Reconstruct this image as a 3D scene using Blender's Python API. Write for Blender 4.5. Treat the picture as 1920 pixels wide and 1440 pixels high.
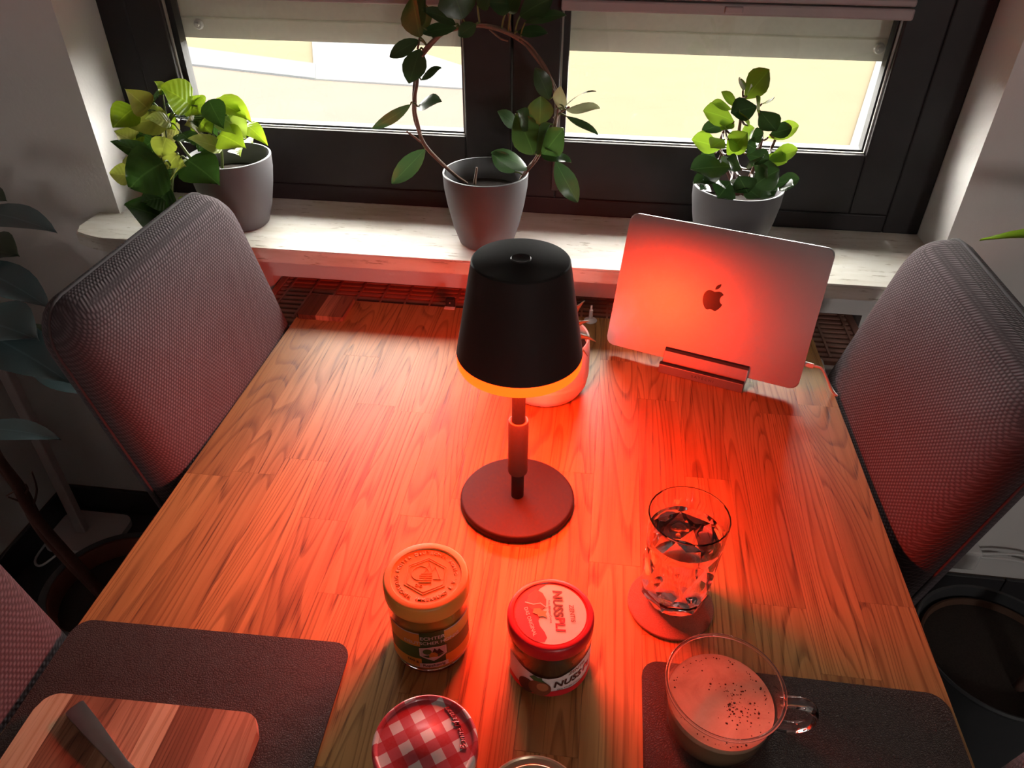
import bpy, bmesh, math, random
from mathutils import Vector, Matrix, noise
random.seed(7)
scene = bpy.context.scene
for o in list(bpy.data.objects): bpy.data.objects.remove(o)
COL = scene.collection
PI = math.pi

# ------------------------------------------------------------------ camera
CAMPOS = Vector((0, 0, 1.426)); FPX = 1381.0
_Y = Vector((218, -1002, FPX)).normalized()                 # world +Y seen from the camera (x right, y down, z forward)
_D = Vector((-15, 1900, FPX)); _D = (_D - _Y * _D.dot(_Y)).normalized()
_X = _D.cross(_Y)
if _X.x < 0: _X = -_X
RW = Matrix((_X, _Y, -_D))                                  # camera vector -> world vector
cam_d = bpy.data.cameras.new('camera'); cam = bpy.data.objects.new('camera', cam_d); COL.objects.link(cam)
cam_d.sensor_fit = 'HORIZONTAL'; cam_d.sensor_width = 36; cam_d.lens = 36 * FPX / 1920; cam_d.clip_start = 0.01
rx = RW @ Vector((1, 0, 0)); ry = RW @ Vector((0, -1, 0)); rz = RW @ Vector((0, 0, -1))
cam.matrix_world = Matrix(((rx.x, ry.x, rz.x, CAMPOS.x), (rx.y, ry.y, rz.y, CAMPOS.y), (rx.z, ry.z, rz.z, CAMPOS.z), (0, 0, 0, 1)))
scene.camera = cam
def at(px, py, y):                                          # point of the room at depth y
    d = RW @ Vector((px - 960, py - 720, FPX)); t = (y - CAMPOS.y) / d.y; return CAMPOS + d * t
def atz(px, py, z):
    d = RW @ Vector((px - 960, py - 720, FPX)); t = (z - CAMPOS.z) / d.z; return CAMPOS + d * t

# ------------------------------------------------------------------ world and light
SKY = 50.0
w = bpy.data.worlds.new('sky'); scene.world = w; w.use_nodes = True
bg = w.node_tree.nodes['Background']; bg.inputs[0].default_value = (1.0, 0.965, 0.91, 1); bg.inputs[1].default_value = SKY
def portal(name, loc, rot, sx, sy):                         # sampling guide for daylight at the window and the added rear opening, no light of their own
    l = bpy.data.lights.new(name, 'AREA'); l.shape = 'RECTANGLE'; l.size = sx; l.size_y = sy; l.cycles.is_portal = True
    o = bpy.data.objects.new(name, l); COL.objects.link(o); o.location = loc; o.rotation_euler = rot
portal('window_daylight', (-0.165, 1.47, 1.5), (-PI / 2, 0, 0), 1.7, 1.6)
BX0, BX1, BZ0, BZ1 = 1.10, 1.46, 1.50, 1.86  # unseen rear opening, added and sized to let in fill light
portal('rear_fill_portal', ((BX0 + BX1) / 2, -2.82, (BZ0 + BZ1) / 2), (PI / 2, 0, 0), BX1 - BX0 + .02, BZ1 - BZ0 + .02)
scene.view_settings.view_transform = 'Standard'; scene.view_settings.look = 'None'
scene.view_settings.exposure = 0.0; scene.view_settings.gamma = 1.0; scene.view_settings.use_curve_mapping = False

scene.cycles.max_bounces = 14; scene.cycles.transmission_bounces = 14; scene.cycles.glossy_bounces = 4; scene.cycles.diffuse_bounces = 3; scene.cycles.transparent_max_bounces = 8

# ------------------------------------------------------------------ helpers
def tag(o, label=None, cat=None, group=None, kind=None):
    if label: o['label'] = label
    if cat: o['category'] = cat
    if group: o['group'] = group
    if kind: o['kind'] = kind
    return o
def empty(name, loc, label, cat, group=None, rz=0):
    o = bpy.data.objects.new(name, None); COL.objects.link(o); o.location = loc; o.rotation_euler.z = rz; o.empty_display_size = .05
    return tag(o, label, cat, group)
def link(name, me, mat, parent=None, smooth=False, loc=None, local=False):
    """local=False: mesh data is in world coordinates, the parent's transform is undone"""
    o = bpy.data.objects.new(name, me); COL.objects.link(o)
    if mat is not None and not me.materials: me.materials.append(mat)
    if smooth:
        for p in me.polygons: p.use_smooth = True
    if parent is not None:
        o.parent = parent
        if not local: o.matrix_parent_inverse = pworld(parent).inverted()
    if loc is not None: o.location = loc
    return o
def pworld(p):
    m = p.matrix_basis.copy()
    if p.parent is not None: m = pworld(p.parent) @ p.matrix_parent_inverse @ m
    return m
def build(name, bm, mat, parent=None, smooth=False, autos=None, **k):
    me = bpy.data.meshes.new(name); bmesh.ops.recalc_face_normals(bm, faces=bm.faces); bm.to_mesh(me); bm.free()
    o = link(name, me, mat, parent, smooth or autos is not None, **k)
    if autos is not None: sharp(me, autos)
    return o
def sharp(me, ang):
    b = bmesh.new(); b.from_mesh(me)
    for e in b.edges:
        e.smooth = not (len(e.link_faces) == 2 and e.calc_face_angle(0) > ang)
    b.to_mesh(me); b.free()
def box(bm, x0, x1, y0, y1, z0, z1, bev=0, seg=2):
    vs = [bm.verts.new(p) for p in [(x0, y0, z0), (x1, y0, z0), (x1, y1, z0), (x0, y1, z0), (x0, y0, z1), (x1, y0, z1), (x1, y1, z1), (x0, y1, z1)]]
    fs = [bm.faces.new([vs[i] for i in f]) for f in [(3, 2, 1, 0), (4, 5, 6, 7), (0, 1, 5, 4), (1, 2, 6, 5), (2, 3, 7, 6), (3, 0, 4, 7)]]
    if bev:
        es = list({e for f in fs for e in f.edges})
        bmesh.ops.bevel(bm, geom=es, offset=bev, segments=seg, affect='EDGES', profile=.5)
    return vs
def mkbox(name, dims, mat, parent=None, bev=0, seg=2, **k):
    bm = bmesh.new(); box(bm, *dims, bev=bev, seg=seg); return build(name, bm, mat, parent, **k)
def lathe(bm, prof, cx=0, cy=0, cz=0, n=48, cap0=False, cap1=False, fn=None):
    rings = []
    for (r, z) in prof:
        ring = []
        for i in range(n):
            a = 2 * PI * i / n; rr = r if fn is None else fn(r, z, a)
            ring.append(bm.verts.new((cx + rr * math.cos(a), cy + rr * math.sin(a), cz + z)))
        rings.append(ring)
    for k in range(len(rings) - 1):
        for i in range(n):
            j = (i + 1) % n
            bm.faces.new((rings[k][i], rings[k][j], rings[k + 1][j], rings[k + 1][i]))
    if cap0: bm.faces.new(rings[0][::-1])
    if cap1: bm.faces.new(rings[-1])
    return rings
def mklathe(name, prof, c, mat, parent=None, n=48, cap0=False, cap1=False, auto=0.6, **k):
    bm = bmesh.new(); lathe(bm, prof, *c, n=n, cap0=cap0, cap1=cap1); return build(name, bm, mat, parent, autos=auto, **k)
def spline(pts, sub=6):
    pts = [Vector(p) for p in pts]
    if len(pts) < 3: return pts
    out = []
    for i in range(len(pts) - 1):
        p0 = pts[max(i - 1, 0)]; p1 = pts[i]; p2 = pts[i + 1]; p3 = pts[min(i + 2, len(pts) - 1)]
        for s in range(sub):
            t = s / sub
            out.append(.5 * ((2 * p1) + (p2 - p0) * t + (2 * p0 - 5 * p1 + 4 * p2 - p3) * t * t + (3 * p1 - p0 - 3 * p2 + p3) * t ** 3))
    out.append(pts[-1]); return out
def tube(bm, pts, r, seg=8, closed=False):
    pts = [Vector(p) for p in pts]; n = len(pts); rings = []; up = None
    for i, p in enumerate(pts):
        if closed: d = pts[(i + 1) % n] - pts[i - 1]
        else: d = pts[min(i + 1, n - 1)] - pts[max(i - 1, 0)]
        d.normalize()
        if up is None: up = Vector((0, 0, 1)) if abs(d.z) < .9 else Vector((1, 0, 0))
        s = d.cross(up).normalized(); up = s.cross(d).normalized()
        rr = r[i] if isinstance(r, (list, tuple)) else r
        rings.append([bm.verts.new(p + (s * math.cos(2 * PI * k / seg) + up * math.sin(2 * PI * k / seg)) * rr) for k in range(seg)])
    m = n if closed else n - 1
    for i in range(m):
        a = rings[i]; b = rings[(i + 1) % n]
        for k in range(seg):
            bm.faces.new((a[k], a[(k + 1) % seg], b[(k + 1) % seg], b[k]))
    if not closed:
        bm.faces.new(rings[0][::-1]); bm.faces.new(rings[-1])
def mktube(name, pts, r, mat, parent=None, seg=8, sub=5, closed=False, **k):
    p = spline(pts, sub) if sub else [Vector(q) for q in pts]
    if isinstance(r, (list, tuple)): r = [r[0] + (r[1] - r[0]) * i / (len(p) - 1) for i in range(len(p))]
    bm = bmesh.new(); tube(bm, p, r, seg, closed); return build(name, bm, mat, parent, smooth=True, **k)
def prism(bm, poly, z0, z1):
    a = [bm.verts.new((p[0], p[1], z0)) for p in poly]; b = [bm.verts.new((p[0], p[1], z1)) for p in poly]
    n = len(poly); bm.faces.new(a[::-1]); bm.faces.new(b)
    for i in range(n): bm.faces.new((a[i], a[(i + 1) % n], b[(i + 1) % n], b[i]))
def rrect(x0, x1, y0, y1, r, n=6):
    out = []
    for (cx, cy, a0) in ((x1 - r, y1 - r, 0), (x0 + r, y1 - r, PI / 2), (x0 + r, y0 + r, PI), (x1 - r, y0 + r, 1.5 * PI)):
        for i in range(n + 1):
            a = a0 + PI / 2 * i / n; out.append((cx + r * math.cos(a), cy + r * math.sin(a)))
    return out

# ------------------------------------------------------------------ materials
MATS = {}
class NT:
    def __init__(s, name):
        s.m = bpy.data.materials.new(name); s.m.use_nodes = True; s.t = s.m.node_tree; s.b = s.t.nodes['Principled BSDF']; s.out = s.t.nodes['Material Output']
    def n(s, typ, **k):
        x = s.t.nodes.new('ShaderNode' + typ)
        for a, v in k.items():
            if a[0] == '_': x.inputs[int(a[1:]) if a[1:].isdigit() else a[1:]].default_value = v
            else: setattr(x, a, v)
        return x
    def l(s, a, b): s.t.links.new(a, b)
    def math(s, op, a, b=None, c=None):
        x = s.n('Math', operation=op)
        for i, v in enumerate((a, b, c)):
            if v is None: continue
            if hasattr(v, 'is_output'): s.l(v, x.inputs[i])
            else: x.inputs[i].default_value = v
        return x.outputs[0]
    def ramp(s, fac, stops):
        r = s.n('ValToRGB'); e = r.color_ramp.elements
        while len(e) < len(stops): e.new(.5)
        for el, (p, c) in zip(e, stops): el.position = p; el.color = (*c, 1) if len(c) == 3 else c
        s.l(fac, r.inputs[0]); return r.outputs[0]
    def mix(s, fac, a, b, mode='MIX'):
        x = s.n('Mix', data_type='RGBA', blend_type=mode)
        for i, v in ((0, fac), (6, a), (7, b)):
            if hasattr(v, 'is_output'): s.l(v, x.inputs[i])
            else: x.inputs[i].default_value = v if i == 0 else (*v, 1)
        return x.outputs[2]
    def coords(s, kind='Object', scale=(1, 1, 1), rot=(0, 0, 0), loc=(0, 0, 0)):
        c = s.n('TexCoord'); m = s.n('Mapping'); m.inputs[1].default_value = loc; m.inputs[2].default_value = rot; m.inputs[3].default_value = scale
        s.l(c.outputs[kind], m.inputs[0]); return m.outputs[0]
    def noise(s, vec, scale, detail=3, rough=.5, dist=0):
        x = s.n('TexNoise'); x.inputs['Scale'].default_value = scale; x.inputs['Detail'].default_value = detail; x.inputs['Roughness'].default_value = rough; x.inputs['Distortion'].default_value = dist
        s.l(vec, x.inputs['Vector']); return x.outputs[0]
    def bump(s, h, strength=.3, dist=.001):
        x = s.n('Bump'); x.inputs['Strength'].default_value = strength; x.inputs['Distance'].default_value = dist
        s.l(h, x.inputs['Height']); s.l(x.outputs[0], s.b.inputs['Normal'])
    def base(s, c):
        if hasattr(c, 'is_output'): s.l(c, s.b.inputs['Base Color'])
        else: s.b.inputs['Base Color'].default_value = (*c, 1)
    def set(s, **k):
        for a, v in k.items(): s.b.inputs[{'rough': 'Roughness', 'metal': 'Metallic', 'spec': 'Specular IOR Level', 'trans': 'Transmission Weight', 'ior': 'IOR', 'coat': 'Coat Weight', 'sheen': 'Sheen Weight', 'alpha': 'Alpha', 'es': 'Emission Strength', 'croug': 'Coat Roughness'}[a]].default_value = v
        return s
def plain(name, col, rough=.5, var=.06, scale=40, bump=0, **k):
    if name in MATS: return MATS[name]
    t = NT(name); v = t.coords(); nz = t.noise(v, scale, 3)
    t.base(t.mix(nz, tuple(max(0, c * (1 - var)) for c in col), tuple(min(1, c * (1 + var)) for c in col)))
    t.set(rough=rough, **k)
    if bump: t.bump(nz, bump, .001)
    MATS[name] = t.m; return t.m
def m_wall():
    t = NT('wall_paint'); v = t.coords(); n1 = t.noise(v, 140, 4, .6); n2 = t.noise(v, 3, 2)
    t.base(t.mix(n2, (.70, .67, .65), (.76, .73, .71))); t.set(rough=.9, spec=.2); t.bump(n1, .35, .0015); return t.m
def m_oak(name, lo, mid, hi, dark, rnd=True, sx=1.0):
    t = NT(name); c = t.n('TexCoord'); info = t.n('ObjectInfo')
    ofs = t.n('CombineXYZ'); 
    t.l(t.math('MULTIPLY', info.outputs['Random'], 37.0), ofs.inputs[0]); t.l(t.math('MULTIPLY', info.outputs['Random'], 91.0), ofs.inputs[1]); t.l(t.math('MULTIPLY', info.outputs['Random'], 13.0), ofs.inputs[2])
    add = t.n('VectorMath', operation='ADD'); t.l(c.outputs['Object'], add.inputs[0]); t.l(ofs.outputs[0], add.inputs[1])
    mp = t.n('Mapping'); mp.inputs[3].default_value = (12.5 * sx, 1.0 * sx, 4); t.l(add.outputs[0], mp.inputs[0])
    ring = t.noise(mp.outputs[0], 1.0, 1.2, .45, .25)
    fr = t.math('FRACT', t.math('MULTIPLY', ring, 32.0))
    line = t.ramp(fr, [(0, (0, 0, 0)), (.58, (.10, .10, .10)), (.86, (1, 1, 1)), (.95, (.7, .7, .7)), (1, (0, 0, 0))])
    mp2 = t.n('Mapping'); mp2.inputs[3].default_value = (420 * sx, 9 * sx, 60); t.l(add.outputs[0], mp2.inputs[0])
    pore = t.noise(mp2.outputs[0], 1.0, 2, .6)
    poreR = t.ramp(pore, [(.55, (0, 0, 0)), (.66, (1, 1, 1))])
    mp3 = t.n('Mapping'); mp3.inputs[3].default_value = (60 * sx, 2.2 * sx, 20); t.l(add.outputs[0], mp3.inputs[0])
    streak = t.noise(mp3.outputs[0], 1, 3, .55)
    colA = t.ramp(streak, [(.25, lo), (.5, mid), (.78, hi)])
    tone = t.ramp(info.outputs['Random'], [(0, (.72, .66, .62)), (.25, (1.0, 1.0, 1.0)), (.5, (.86, .82, .80)), (.75, (1.12, 1.1, 1.06)), (1, (.78, .73, .70))])
    colB = t.mix(1.0, colA, tone, 'MULTIPLY') if rnd else colA
    colC = t.mix(t.math('MULTIPLY', line, .58), colB, dark)
    colD = t.mix(t.math('MULTIPLY', t.math('MULTIPLY', poreR, t.math('ADD', t.math('MULTIPLY', line, .6), .38)), .72), colC, tuple(x * .45 for x in dark))
    t.base(colD); t.set(rough=.44, spec=.32)
    t.bump(t.math('SUBTRACT', 1.0, t.math('MULTIPLY', poreR, line)), .35, .0006)
    return t.m
def m_fabric(name, a, b):
    t = NT(name); c = t.n('TexCoord'); sp = t.n('SeparateXYZ'); t.l(c.outputs['Object'], sp.inputs[0])
    u = t.math('ADD', sp.outputs[1], t.math('MULTIPLY', sp.outputs[0], .8)); v = t.math('ADD', sp.outputs[2], t.math('MULTIPLY', sp.outputs[0], .7))
    k = 2 * PI / .0062
    row = t.math('MULTIPLY', v, 1 / .0031)
    par = t.math('MULTIPLY', t.math('MODULO', t.math('FLOOR', row), 2.0), PI)
    su = t.math('SINE', t.math('ADD', t.math('MULTIPLY', u, k), par))
    sv = t.math('SINE', t.math('MULTIPLY', t.math('FRACT', row), PI))
    h = t.math('MULTIPLY', t.math('MULTIPLY', t.math('ADD', su, 1.15), .46), sv)
    nz = t.noise(c.outputs['Object'], 30, 3); nf = t.noise(c.outputs['Object'], 900, 1)
    hh = t.math('ADD', h, t.math('MULTIPLY', nf, .35))
    col = t.mix(t.math('MULTIPLY', hh, .8), b, a)
    col = t.mix(t.math('MULTIPLY', nz, .35), col, tuple(x * .8 for x in a))
    t.base(col); t.set(rough=.95, spec=.12, sheen=.08); t.bump(hh, .7, .0012); return t.m
def m_travertine():
    t = NT('travertine'); v = t.coords(scale=(1, 4.5, 6)); n1 = t.noise(v, 7, 5, .6); n2 = t.noise(v, 22, 4, .65)
    c = t.ramp(n1, [(.3, (.60, .55, .46)), (.5, (.74, .71, .64)), (.7, (.82, .80, .75))])
    pit = t.ramp(n2, [(.0, (1, 1, 1)), (.34, (1, 1, 1)), (.40, (0, 0, 0))])
    t.base(t.mix(t.math('MULTIPLY', pit, .7), c, (.33, .27, .19))); t.set(rough=.38); t.bump(t.math('SUBTRACT', 1.0, pit), .3, .001); return t.m
def m_leather():
    t = NT('placemat_leather'); v = t.coords(); vo = t.n('TexVoronoi', feature='DISTANCE_TO_EDGE'); vo.inputs['Scale'].default_value = 430
    nz = t.noise(v, 60, 2); ad = t.n('VectorMath', operation='ADD'); t.l(v, ad.inputs[0])
    sc = t.n('VectorMath', operation='SCALE'); cmb = t.n('CombineXYZ'); t.l(nz, cmb.inputs[0]); t.l(nz, cmb.inputs[1]); t.l(cmb.outputs[0], sc.inputs[0]); sc.inputs['Scale'].default_value = .01
    t.l(sc.outputs[0], ad.inputs[1]); t.l(ad.outputs[0], vo.inputs['Vector'])
    h = t.ramp(vo.outputs['Distance'], [(0, (0, 0, 0)), (.25, (1, 1, 1))])
    t.base(t.mix(h, (.024, .015, .013), (.055, .036, .030))); t.set(rough=.6, spec=.3); t.bump(h, .45, .0006); return t.m
def m_leaf(name, c1, c2, trans=.35, rough=.35, vein=(.0, .0, .0), vs=0.0):
    t = NT(name); uv = t.n('TexCoord'); info = t.n('ObjectInfo'); sp = t.n('SeparateXYZ'); t.l(uv.outputs['UV'], sp.inputs[0])
    nz = t.noise(uv.outputs['UV'], 3.5, 3)
    f = t.math('ADD', t.math('MULTIPLY', nz, .6), t.math('MULTIPLY', info.outputs['Random'], .45))
    col = t.mix(f, c1, c2)
    mid = t.ramp(t.math('ABSOLUTE', t.math('SUBTRACT', sp.outputs[0], .5)), [(0, (1, 1, 1)), (.03, (0, 0, 0))])
    col = t.mix(t.math('MULTIPLY', mid, .35), col, tuple(min(1, x * 2.2 + .02) for x in c2))
    if vs:
        wv = t.math('SINE', t.math('MULTIPLY', t.math('SUBTRACT', sp.outputs[1], t.math('MULTIPLY', t.math('ABSOLUTE', t.math('SUBTRACT', sp.outputs[0], .5)), .5)), 42))
        t.bump(wv, .25, .0012)
    t.base(col); t.set(rough=rough, spec=.5)
    tr = t.n('BsdfTranslucent'); t.l(t.mix(.5, col, (.35, .5, .02), 'MIX') if trans > .3 else col, tr.inputs[0])
    mx = t.n('MixShader'); mx.inputs[0].default_value = trans; t.l(t.b.outputs[0], mx.inputs[1]); t.l(tr.outputs[0], mx.inputs[2]); t.l(mx.outputs[0], t.out.inputs[0]); return t.m
def m_glass(name, col=(1, 1, 1), rough=0.0, ior=1.47):
    t = NT(name); t.base(col); t.set(rough=rough, trans=1.0, ior=ior); return t.m
def m_pane():
    t = NT('window_glass'); g = t.n('BsdfGlossy'); g.inputs['Roughness'].default_value = .02; tr = t.n('BsdfTransparent'); tr.inputs[0].default_value = (.96, .97, .96, 1)
    lw = t.n('LayerWeight'); fr = t.math('ADD', t.math('MULTIPLY', t.math('POWER', lw.outputs['Facing'], 5.0), .9), .04); mx = t.n('MixShader'); t.l(fr, mx.inputs[0]); t.l(tr.outputs[0], mx.inputs[1]); t.l(g.outputs[0], mx.inputs[2]); t.l(mx.outputs[0], t.out.inputs[0]); return t.m
def m_emit(name, col, s):
    t = NT(name); t.base(tuple(c * .3 for c in col)); t.b.inputs['Emission Color'].default_value = (*col, 1); t.set(es=s, rough=.4); return t.m
def m_gingham():
    t = NT('gingham_lid'); v = t.coords(rot=(0, 0, math.radians(-38))); sp = t.n('SeparateXYZ'); t.l(v, sp.inputs[0])
    p = .0188
    a = t.math('GREATER_THAN', t.math('FRACT', t.math('MULTIPLY', sp.outputs[0], 1 / p)), .5); b = t.math('GREATER_THAN', t.math('FRACT', t.math('MULTIPLY', sp.outputs[1], 1 / p)), .5)
    s = t.math('MULTIPLY', t.math('ADD', a, b), .5); nz = t.noise(v, 500, 2)
    c = t.ramp(s, [(0, (.72, .66, .62)), (.5, (.55, .07, .09)), (1, (.50, .004, .012))])
    t.t.nodes[-1]
    c = t.mix(t.math('MULTIPLY', nz, .18), c, (.66, .3, .3)); t.base(c); t.set(rough=.3, coat=.3); return t.m

M_WALL = m_wall(); M_OAK = m_oak('oak_staves', (.31, .155, .048), (.43, .232, .076), (.51, .295, .105), (.125, .048, .014))
M_FAB = m_fabric('chair_fabric', (.132, .100, .108), (.036, .026, .029))
M_TRAV = m_travertine(); M_LEATHER = m_leather()
M_FRAME = plain('dark_window_wood', (.020, .0155, .0165), .5, .25, 25, spec=.3)
M_WHITE = plain('white_plastic', (.75, .73, .72), .4)
M_BLACK = plain('matt_black', (.012, .011, .011), .45)
M_CORE = plain('dark_joint_core', (.10, .05, .025), .8)  # dark core colour showing in the joints
M_PANE = m_pane(); M_GLASS = m_glass('clear_glass')

# ------------------------------------------------------------------ the room
WX0, WX1 = -1.33, 1.75; WY = 1.245; ZC = 2.5; YB = -2.6
NX0, NX1 = -.923, .592; SZ = .848; ZT = 2.12
def struct(o, label=None, cat=None): o['kind'] = 'structure'; return tag(o, label, cat)
bm = bmesh.new()
for d in ((WX0 - .2, NX0, WY, 1.44, 0, ZC), (NX1, WX1 + .2, WY, 1.44, 0, ZC), (NX0, -.636, WY, 1.44, 0, SZ - .03), (.496, NX1, WY, 1.44, 0, SZ - .03), (-.636, .496, WY, 1.44, .7345, SZ - .03), (-.636, .496, 1.335, 1.44, 0, .7345), (NX0, NX1, WY, 1.44, ZT, ZC)): box(bm, *d)
struct(build('wall_back', bm, M_WALL), 'white plastered window wall with window and radiator niches', 'wall')
struct(mkbox('wall_left', (WX0 - .2, WX0, YB, WY, 0, ZC), M_WALL), 'plain white wall at the left beyond the rubber plant', 'wall')
struct(mkbox('wall_right', (WX1, WX1 + .2, YB, WY, 0, ZC), M_WALL), 'plain white wall at the right side of the room', 'wall')
struct(mkbox('ceiling', (WX0 - .2, WX1 + .2, YB, 1.44, ZC, ZC + .15), M_WALL), 'white ceiling above the dining corner', 'ceiling')
bm = bmesh.new()
for d in ((WX0 - .2, BX0, YB - .2, YB, 0, ZC), (BX1, WX1 + .2, YB - .2, YB, 0, ZC), (BX0, BX1, YB - .2, YB, BZ1, ZC), (BX0, BX1, YB - .2, YB, 0, BZ0)): box(bm, *d)
struct(build('wall_front', bm, M_WALL), 'white wall with an opening added for fill light behind the viewer', 'wall')
fl = struct(mkbox('floor', (WX0 - .2, WX1 + .2, YB - .2, 1.44, -.12, -.006), plain('floor_grout', (.03, .028, .028), .9)), 'dark grey tiled floor under the table', 'floor')
M_TILE = plain('floor_tile', (.035, .033, .036), .45, .25, 8)
tile_me = None; TS = .33
for i in range(11):
    for j in range(13):
        x0 = WX0 + i * TS; y1 = WY - j * TS
        if x0 + TS > WX1 + .6 or y1 - TS < YB - .5: continue
        if tile_me is None:
            bm = bmesh.new(); box(bm, .002, TS - .002, -TS + .002, -.002, -.006, 0, bev=.001, seg=1); bmesh.ops.recalc_face_normals(bm, faces=bm.faces)
            tile_me = bpy.data.meshes.new('tile'); bm.to_mesh(tile_me); bm.free(); tile_me.materials.append(M_TILE)
        link('tile', tile_me, None, fl, loc=(x0, y1, 0))
M_BASE = plain('baseboard_tile', (.030, .028, .030), .4, .2, 10)
bm = bmesh.new(); box(bm, WX0, -.636, WY - .004, WY, 0, .078); box(bm, .496, WX1, WY - .004, WY, 0, .078)
bb = struct(build('baseboard_back', bm, M_CORE), 'dark tile skirting along the window wall', 'baseboard')
x = WX0 + .012; 
while x < WX1 - .05:
    if x + .327 < -.61 or x > .49: mkbox('baseboard_tile', (x, min(x + .327, WX1), WY - .012, WY - .003, .0, .08), M_BASE, bb, bev=.0015, seg=1)
    x += .33
bb = struct(mkbox('baseboard_left', (WX0, WX0 + .004, YB, WY - .012, 0, .078), M_CORE), 'dark tile skirting along the left wall', 'baseboard')
y = WY - .012
while y > YB + .2:
    mkbox('baseboard_tile', (WX0 + .003, WX0 + .012, y - .327, y, 0, .08), M_BASE, bb, bev=.0015, seg=1); y -= .33
# sill: a stone slab, wider than the niche in front of the wall
bm = bmesh.new()
poly = [(NX0, 1.372), (NX0, WY), (-.966, WY), (-.966, 1.172), (-.955, 1.152), (-.93, 1.142), (-.90, 1.137), (.63, 1.137), (.648, 1.15), (.65, WY), (NX1, WY), (NX1, 1.372)]
prism(bm, poly, SZ - .027, SZ)
bmesh.ops.bevel(bm, geom=[e for e in bm.edges if abs(e.verts[0].co.z - e.verts[1].co.z) < 1e-5 and e.verts[0].co.y < 1.2 and e.verts[1].co.y < 1.2], offset=.004, segments=2, affect='EDGES')
tag(build('trim_1', bm, M_TRAV), 'pale travertine window sill slab below the window', 'window sill', kind='structure')

# window: frame, two sashes with panes
FY = 1.360; GB = .993; LX = (-.797, -.257); RX = (-.087, .458)
win = empty('window_1', (-.17, FY, SZ), 'two-sash window in a dark brown wooden frame', 'window'); win['kind'] = 'structure'
FD = FY + .042
mkbox('frame_stile', (NX0, -.868, FY, FD, SZ, ZT), M_FRAME, win, bev=.003); mkbox('frame_stile', (.528, NX1, FY, FD, SZ, ZT), M_FRAME, win, bev=.003)
mkbox('frame_rail', (-.868, .528, FY, FD, SZ, .882), M_FRAME, win, bev=.003); mkbox('frame_rail', (-.868, .528, FY, FD, ZT - .05, ZT), M_FRAME, win, bev=.003)
M_SEAL = plain('rubber_seal', (.008, .008, .009), .6)
M_BEAD = plain('lit_bead_edge', (.28, .27, .25), .35)  # paler than the frame: light caught on the bead edges, painted in
for (x0, x1, g0, g1) in ((-.866, -.1725, LX[0], LX[1]), (-.1705, .526, RX[0], RX[1])):
    s = mkbox('sash', (x0, g0, FY - .006, FD - .004, .884, ZT - .052), M_FRAME, win, bev=.003)
    mkbox('stile', (g1, x1, FY - .006, FD - .004, .884, ZT - .052), M_FRAME, s, bev=.003)
    mkbox('bottom_rail', (g0, g1, FY - .006, FD - .004, .884, GB), M_FRAME, s, bev=.003)
    mkbox('top_rail', (g0, g1, FY - .006, FD - .004, ZT - .13, ZT - .052), M_FRAME, s, bev=.003)
    bm = bmesh.new()
    for d in ((g0, g0 + .003, FY + .001, FY + .006, GB, ZT - .13), (g1 - .003, g1, FY + .001, FY + .006, GB, ZT - .13), (g0, g1, FY + .001, FY + .006, GB, GB + .002)): box(bm, *d)
    build('glazing_bead', bm, M_BEAD, s)
    bm = bmesh.new()
    for d in ((g0, g0 + .013, FY + .008, FY + .03, GB, ZT - .13), (g1 - .006, g1, FY + .008, FY + .03, GB, ZT - .13), (g0 + .013, g1 - .006, FY + .008, FY + .03, GB, GB + .005)): box(bm, *d)
    build('seal', bm, M_SEAL, s)
    mkbox('pane', (g0 + .004, g1 - .004, FY + .022, FY + .025, GB, ZT - .13), M_PANE, s)
mkbox('hinge_cover', (-.095, -.081, FY - .012, FY - .006, .90, .96), plain('hinge_dark', (.03, .024, .026), .4), win, bev=.002)

# pleated blinds with their bottom rails
M_RAIL = plain('blind_rail_grey', (.33, .27, .27), .45); M_PLEAT = plain('blind_fabric', (.20, .16, .165), .85)
for k, (x0, x1, z0, lab) in enumerate(((-.80, -.254, 1.214, 'raised grey pleated blind of the left window sash'), (-.088, .462, 1.212, 'lowered grey pleated blind with a grip on the right sash'))):
    b = empty('pleated_blind', ((x0 + x1) / 2, FY - .02, z0), lab, 'blind', 'pleated blinds on the window sashes')
    mkbox('bottom_rail', (x0, x1, FY - .028, FY - .007, z0, z0 + .017), M_RAIL, b, bev=.003)
    xm = (x0 + x1) / 2 + .0
    mkbox('grip', (xm - .014, xm + .014, FY - .034, FY - .027, z0 + .004, z0 + .014), M_RAIL, b, bev=.002)
    mkbox('upper_rail', (x0, x1, FY - .026, FY - .009, z0 + .019, z0 + .030), M_RAIL, b, bev=.003)
    bm = bmesh.new(); zs = z0 + .03; prev = None; i = 0
    while zs < z0 + .33:
        yy = FY - (.009 if i % 2 else .026); a = bm.verts.new((x0 + .003, yy, zs)); c_ = bm.verts.new((x1 - .003, yy, zs))
        if prev: bm.faces.new((prev[0], prev[1], c_, a))
        prev = (a, c_); zs += .010; i += 1
    build('pleats', bm, M_PLEAT, b)
    mkbox('head_rail', (x0, x1, FY - .028, FY - .007, z0 + .325, z0 + .345), M_RAIL, b, bev=.003)

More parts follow.
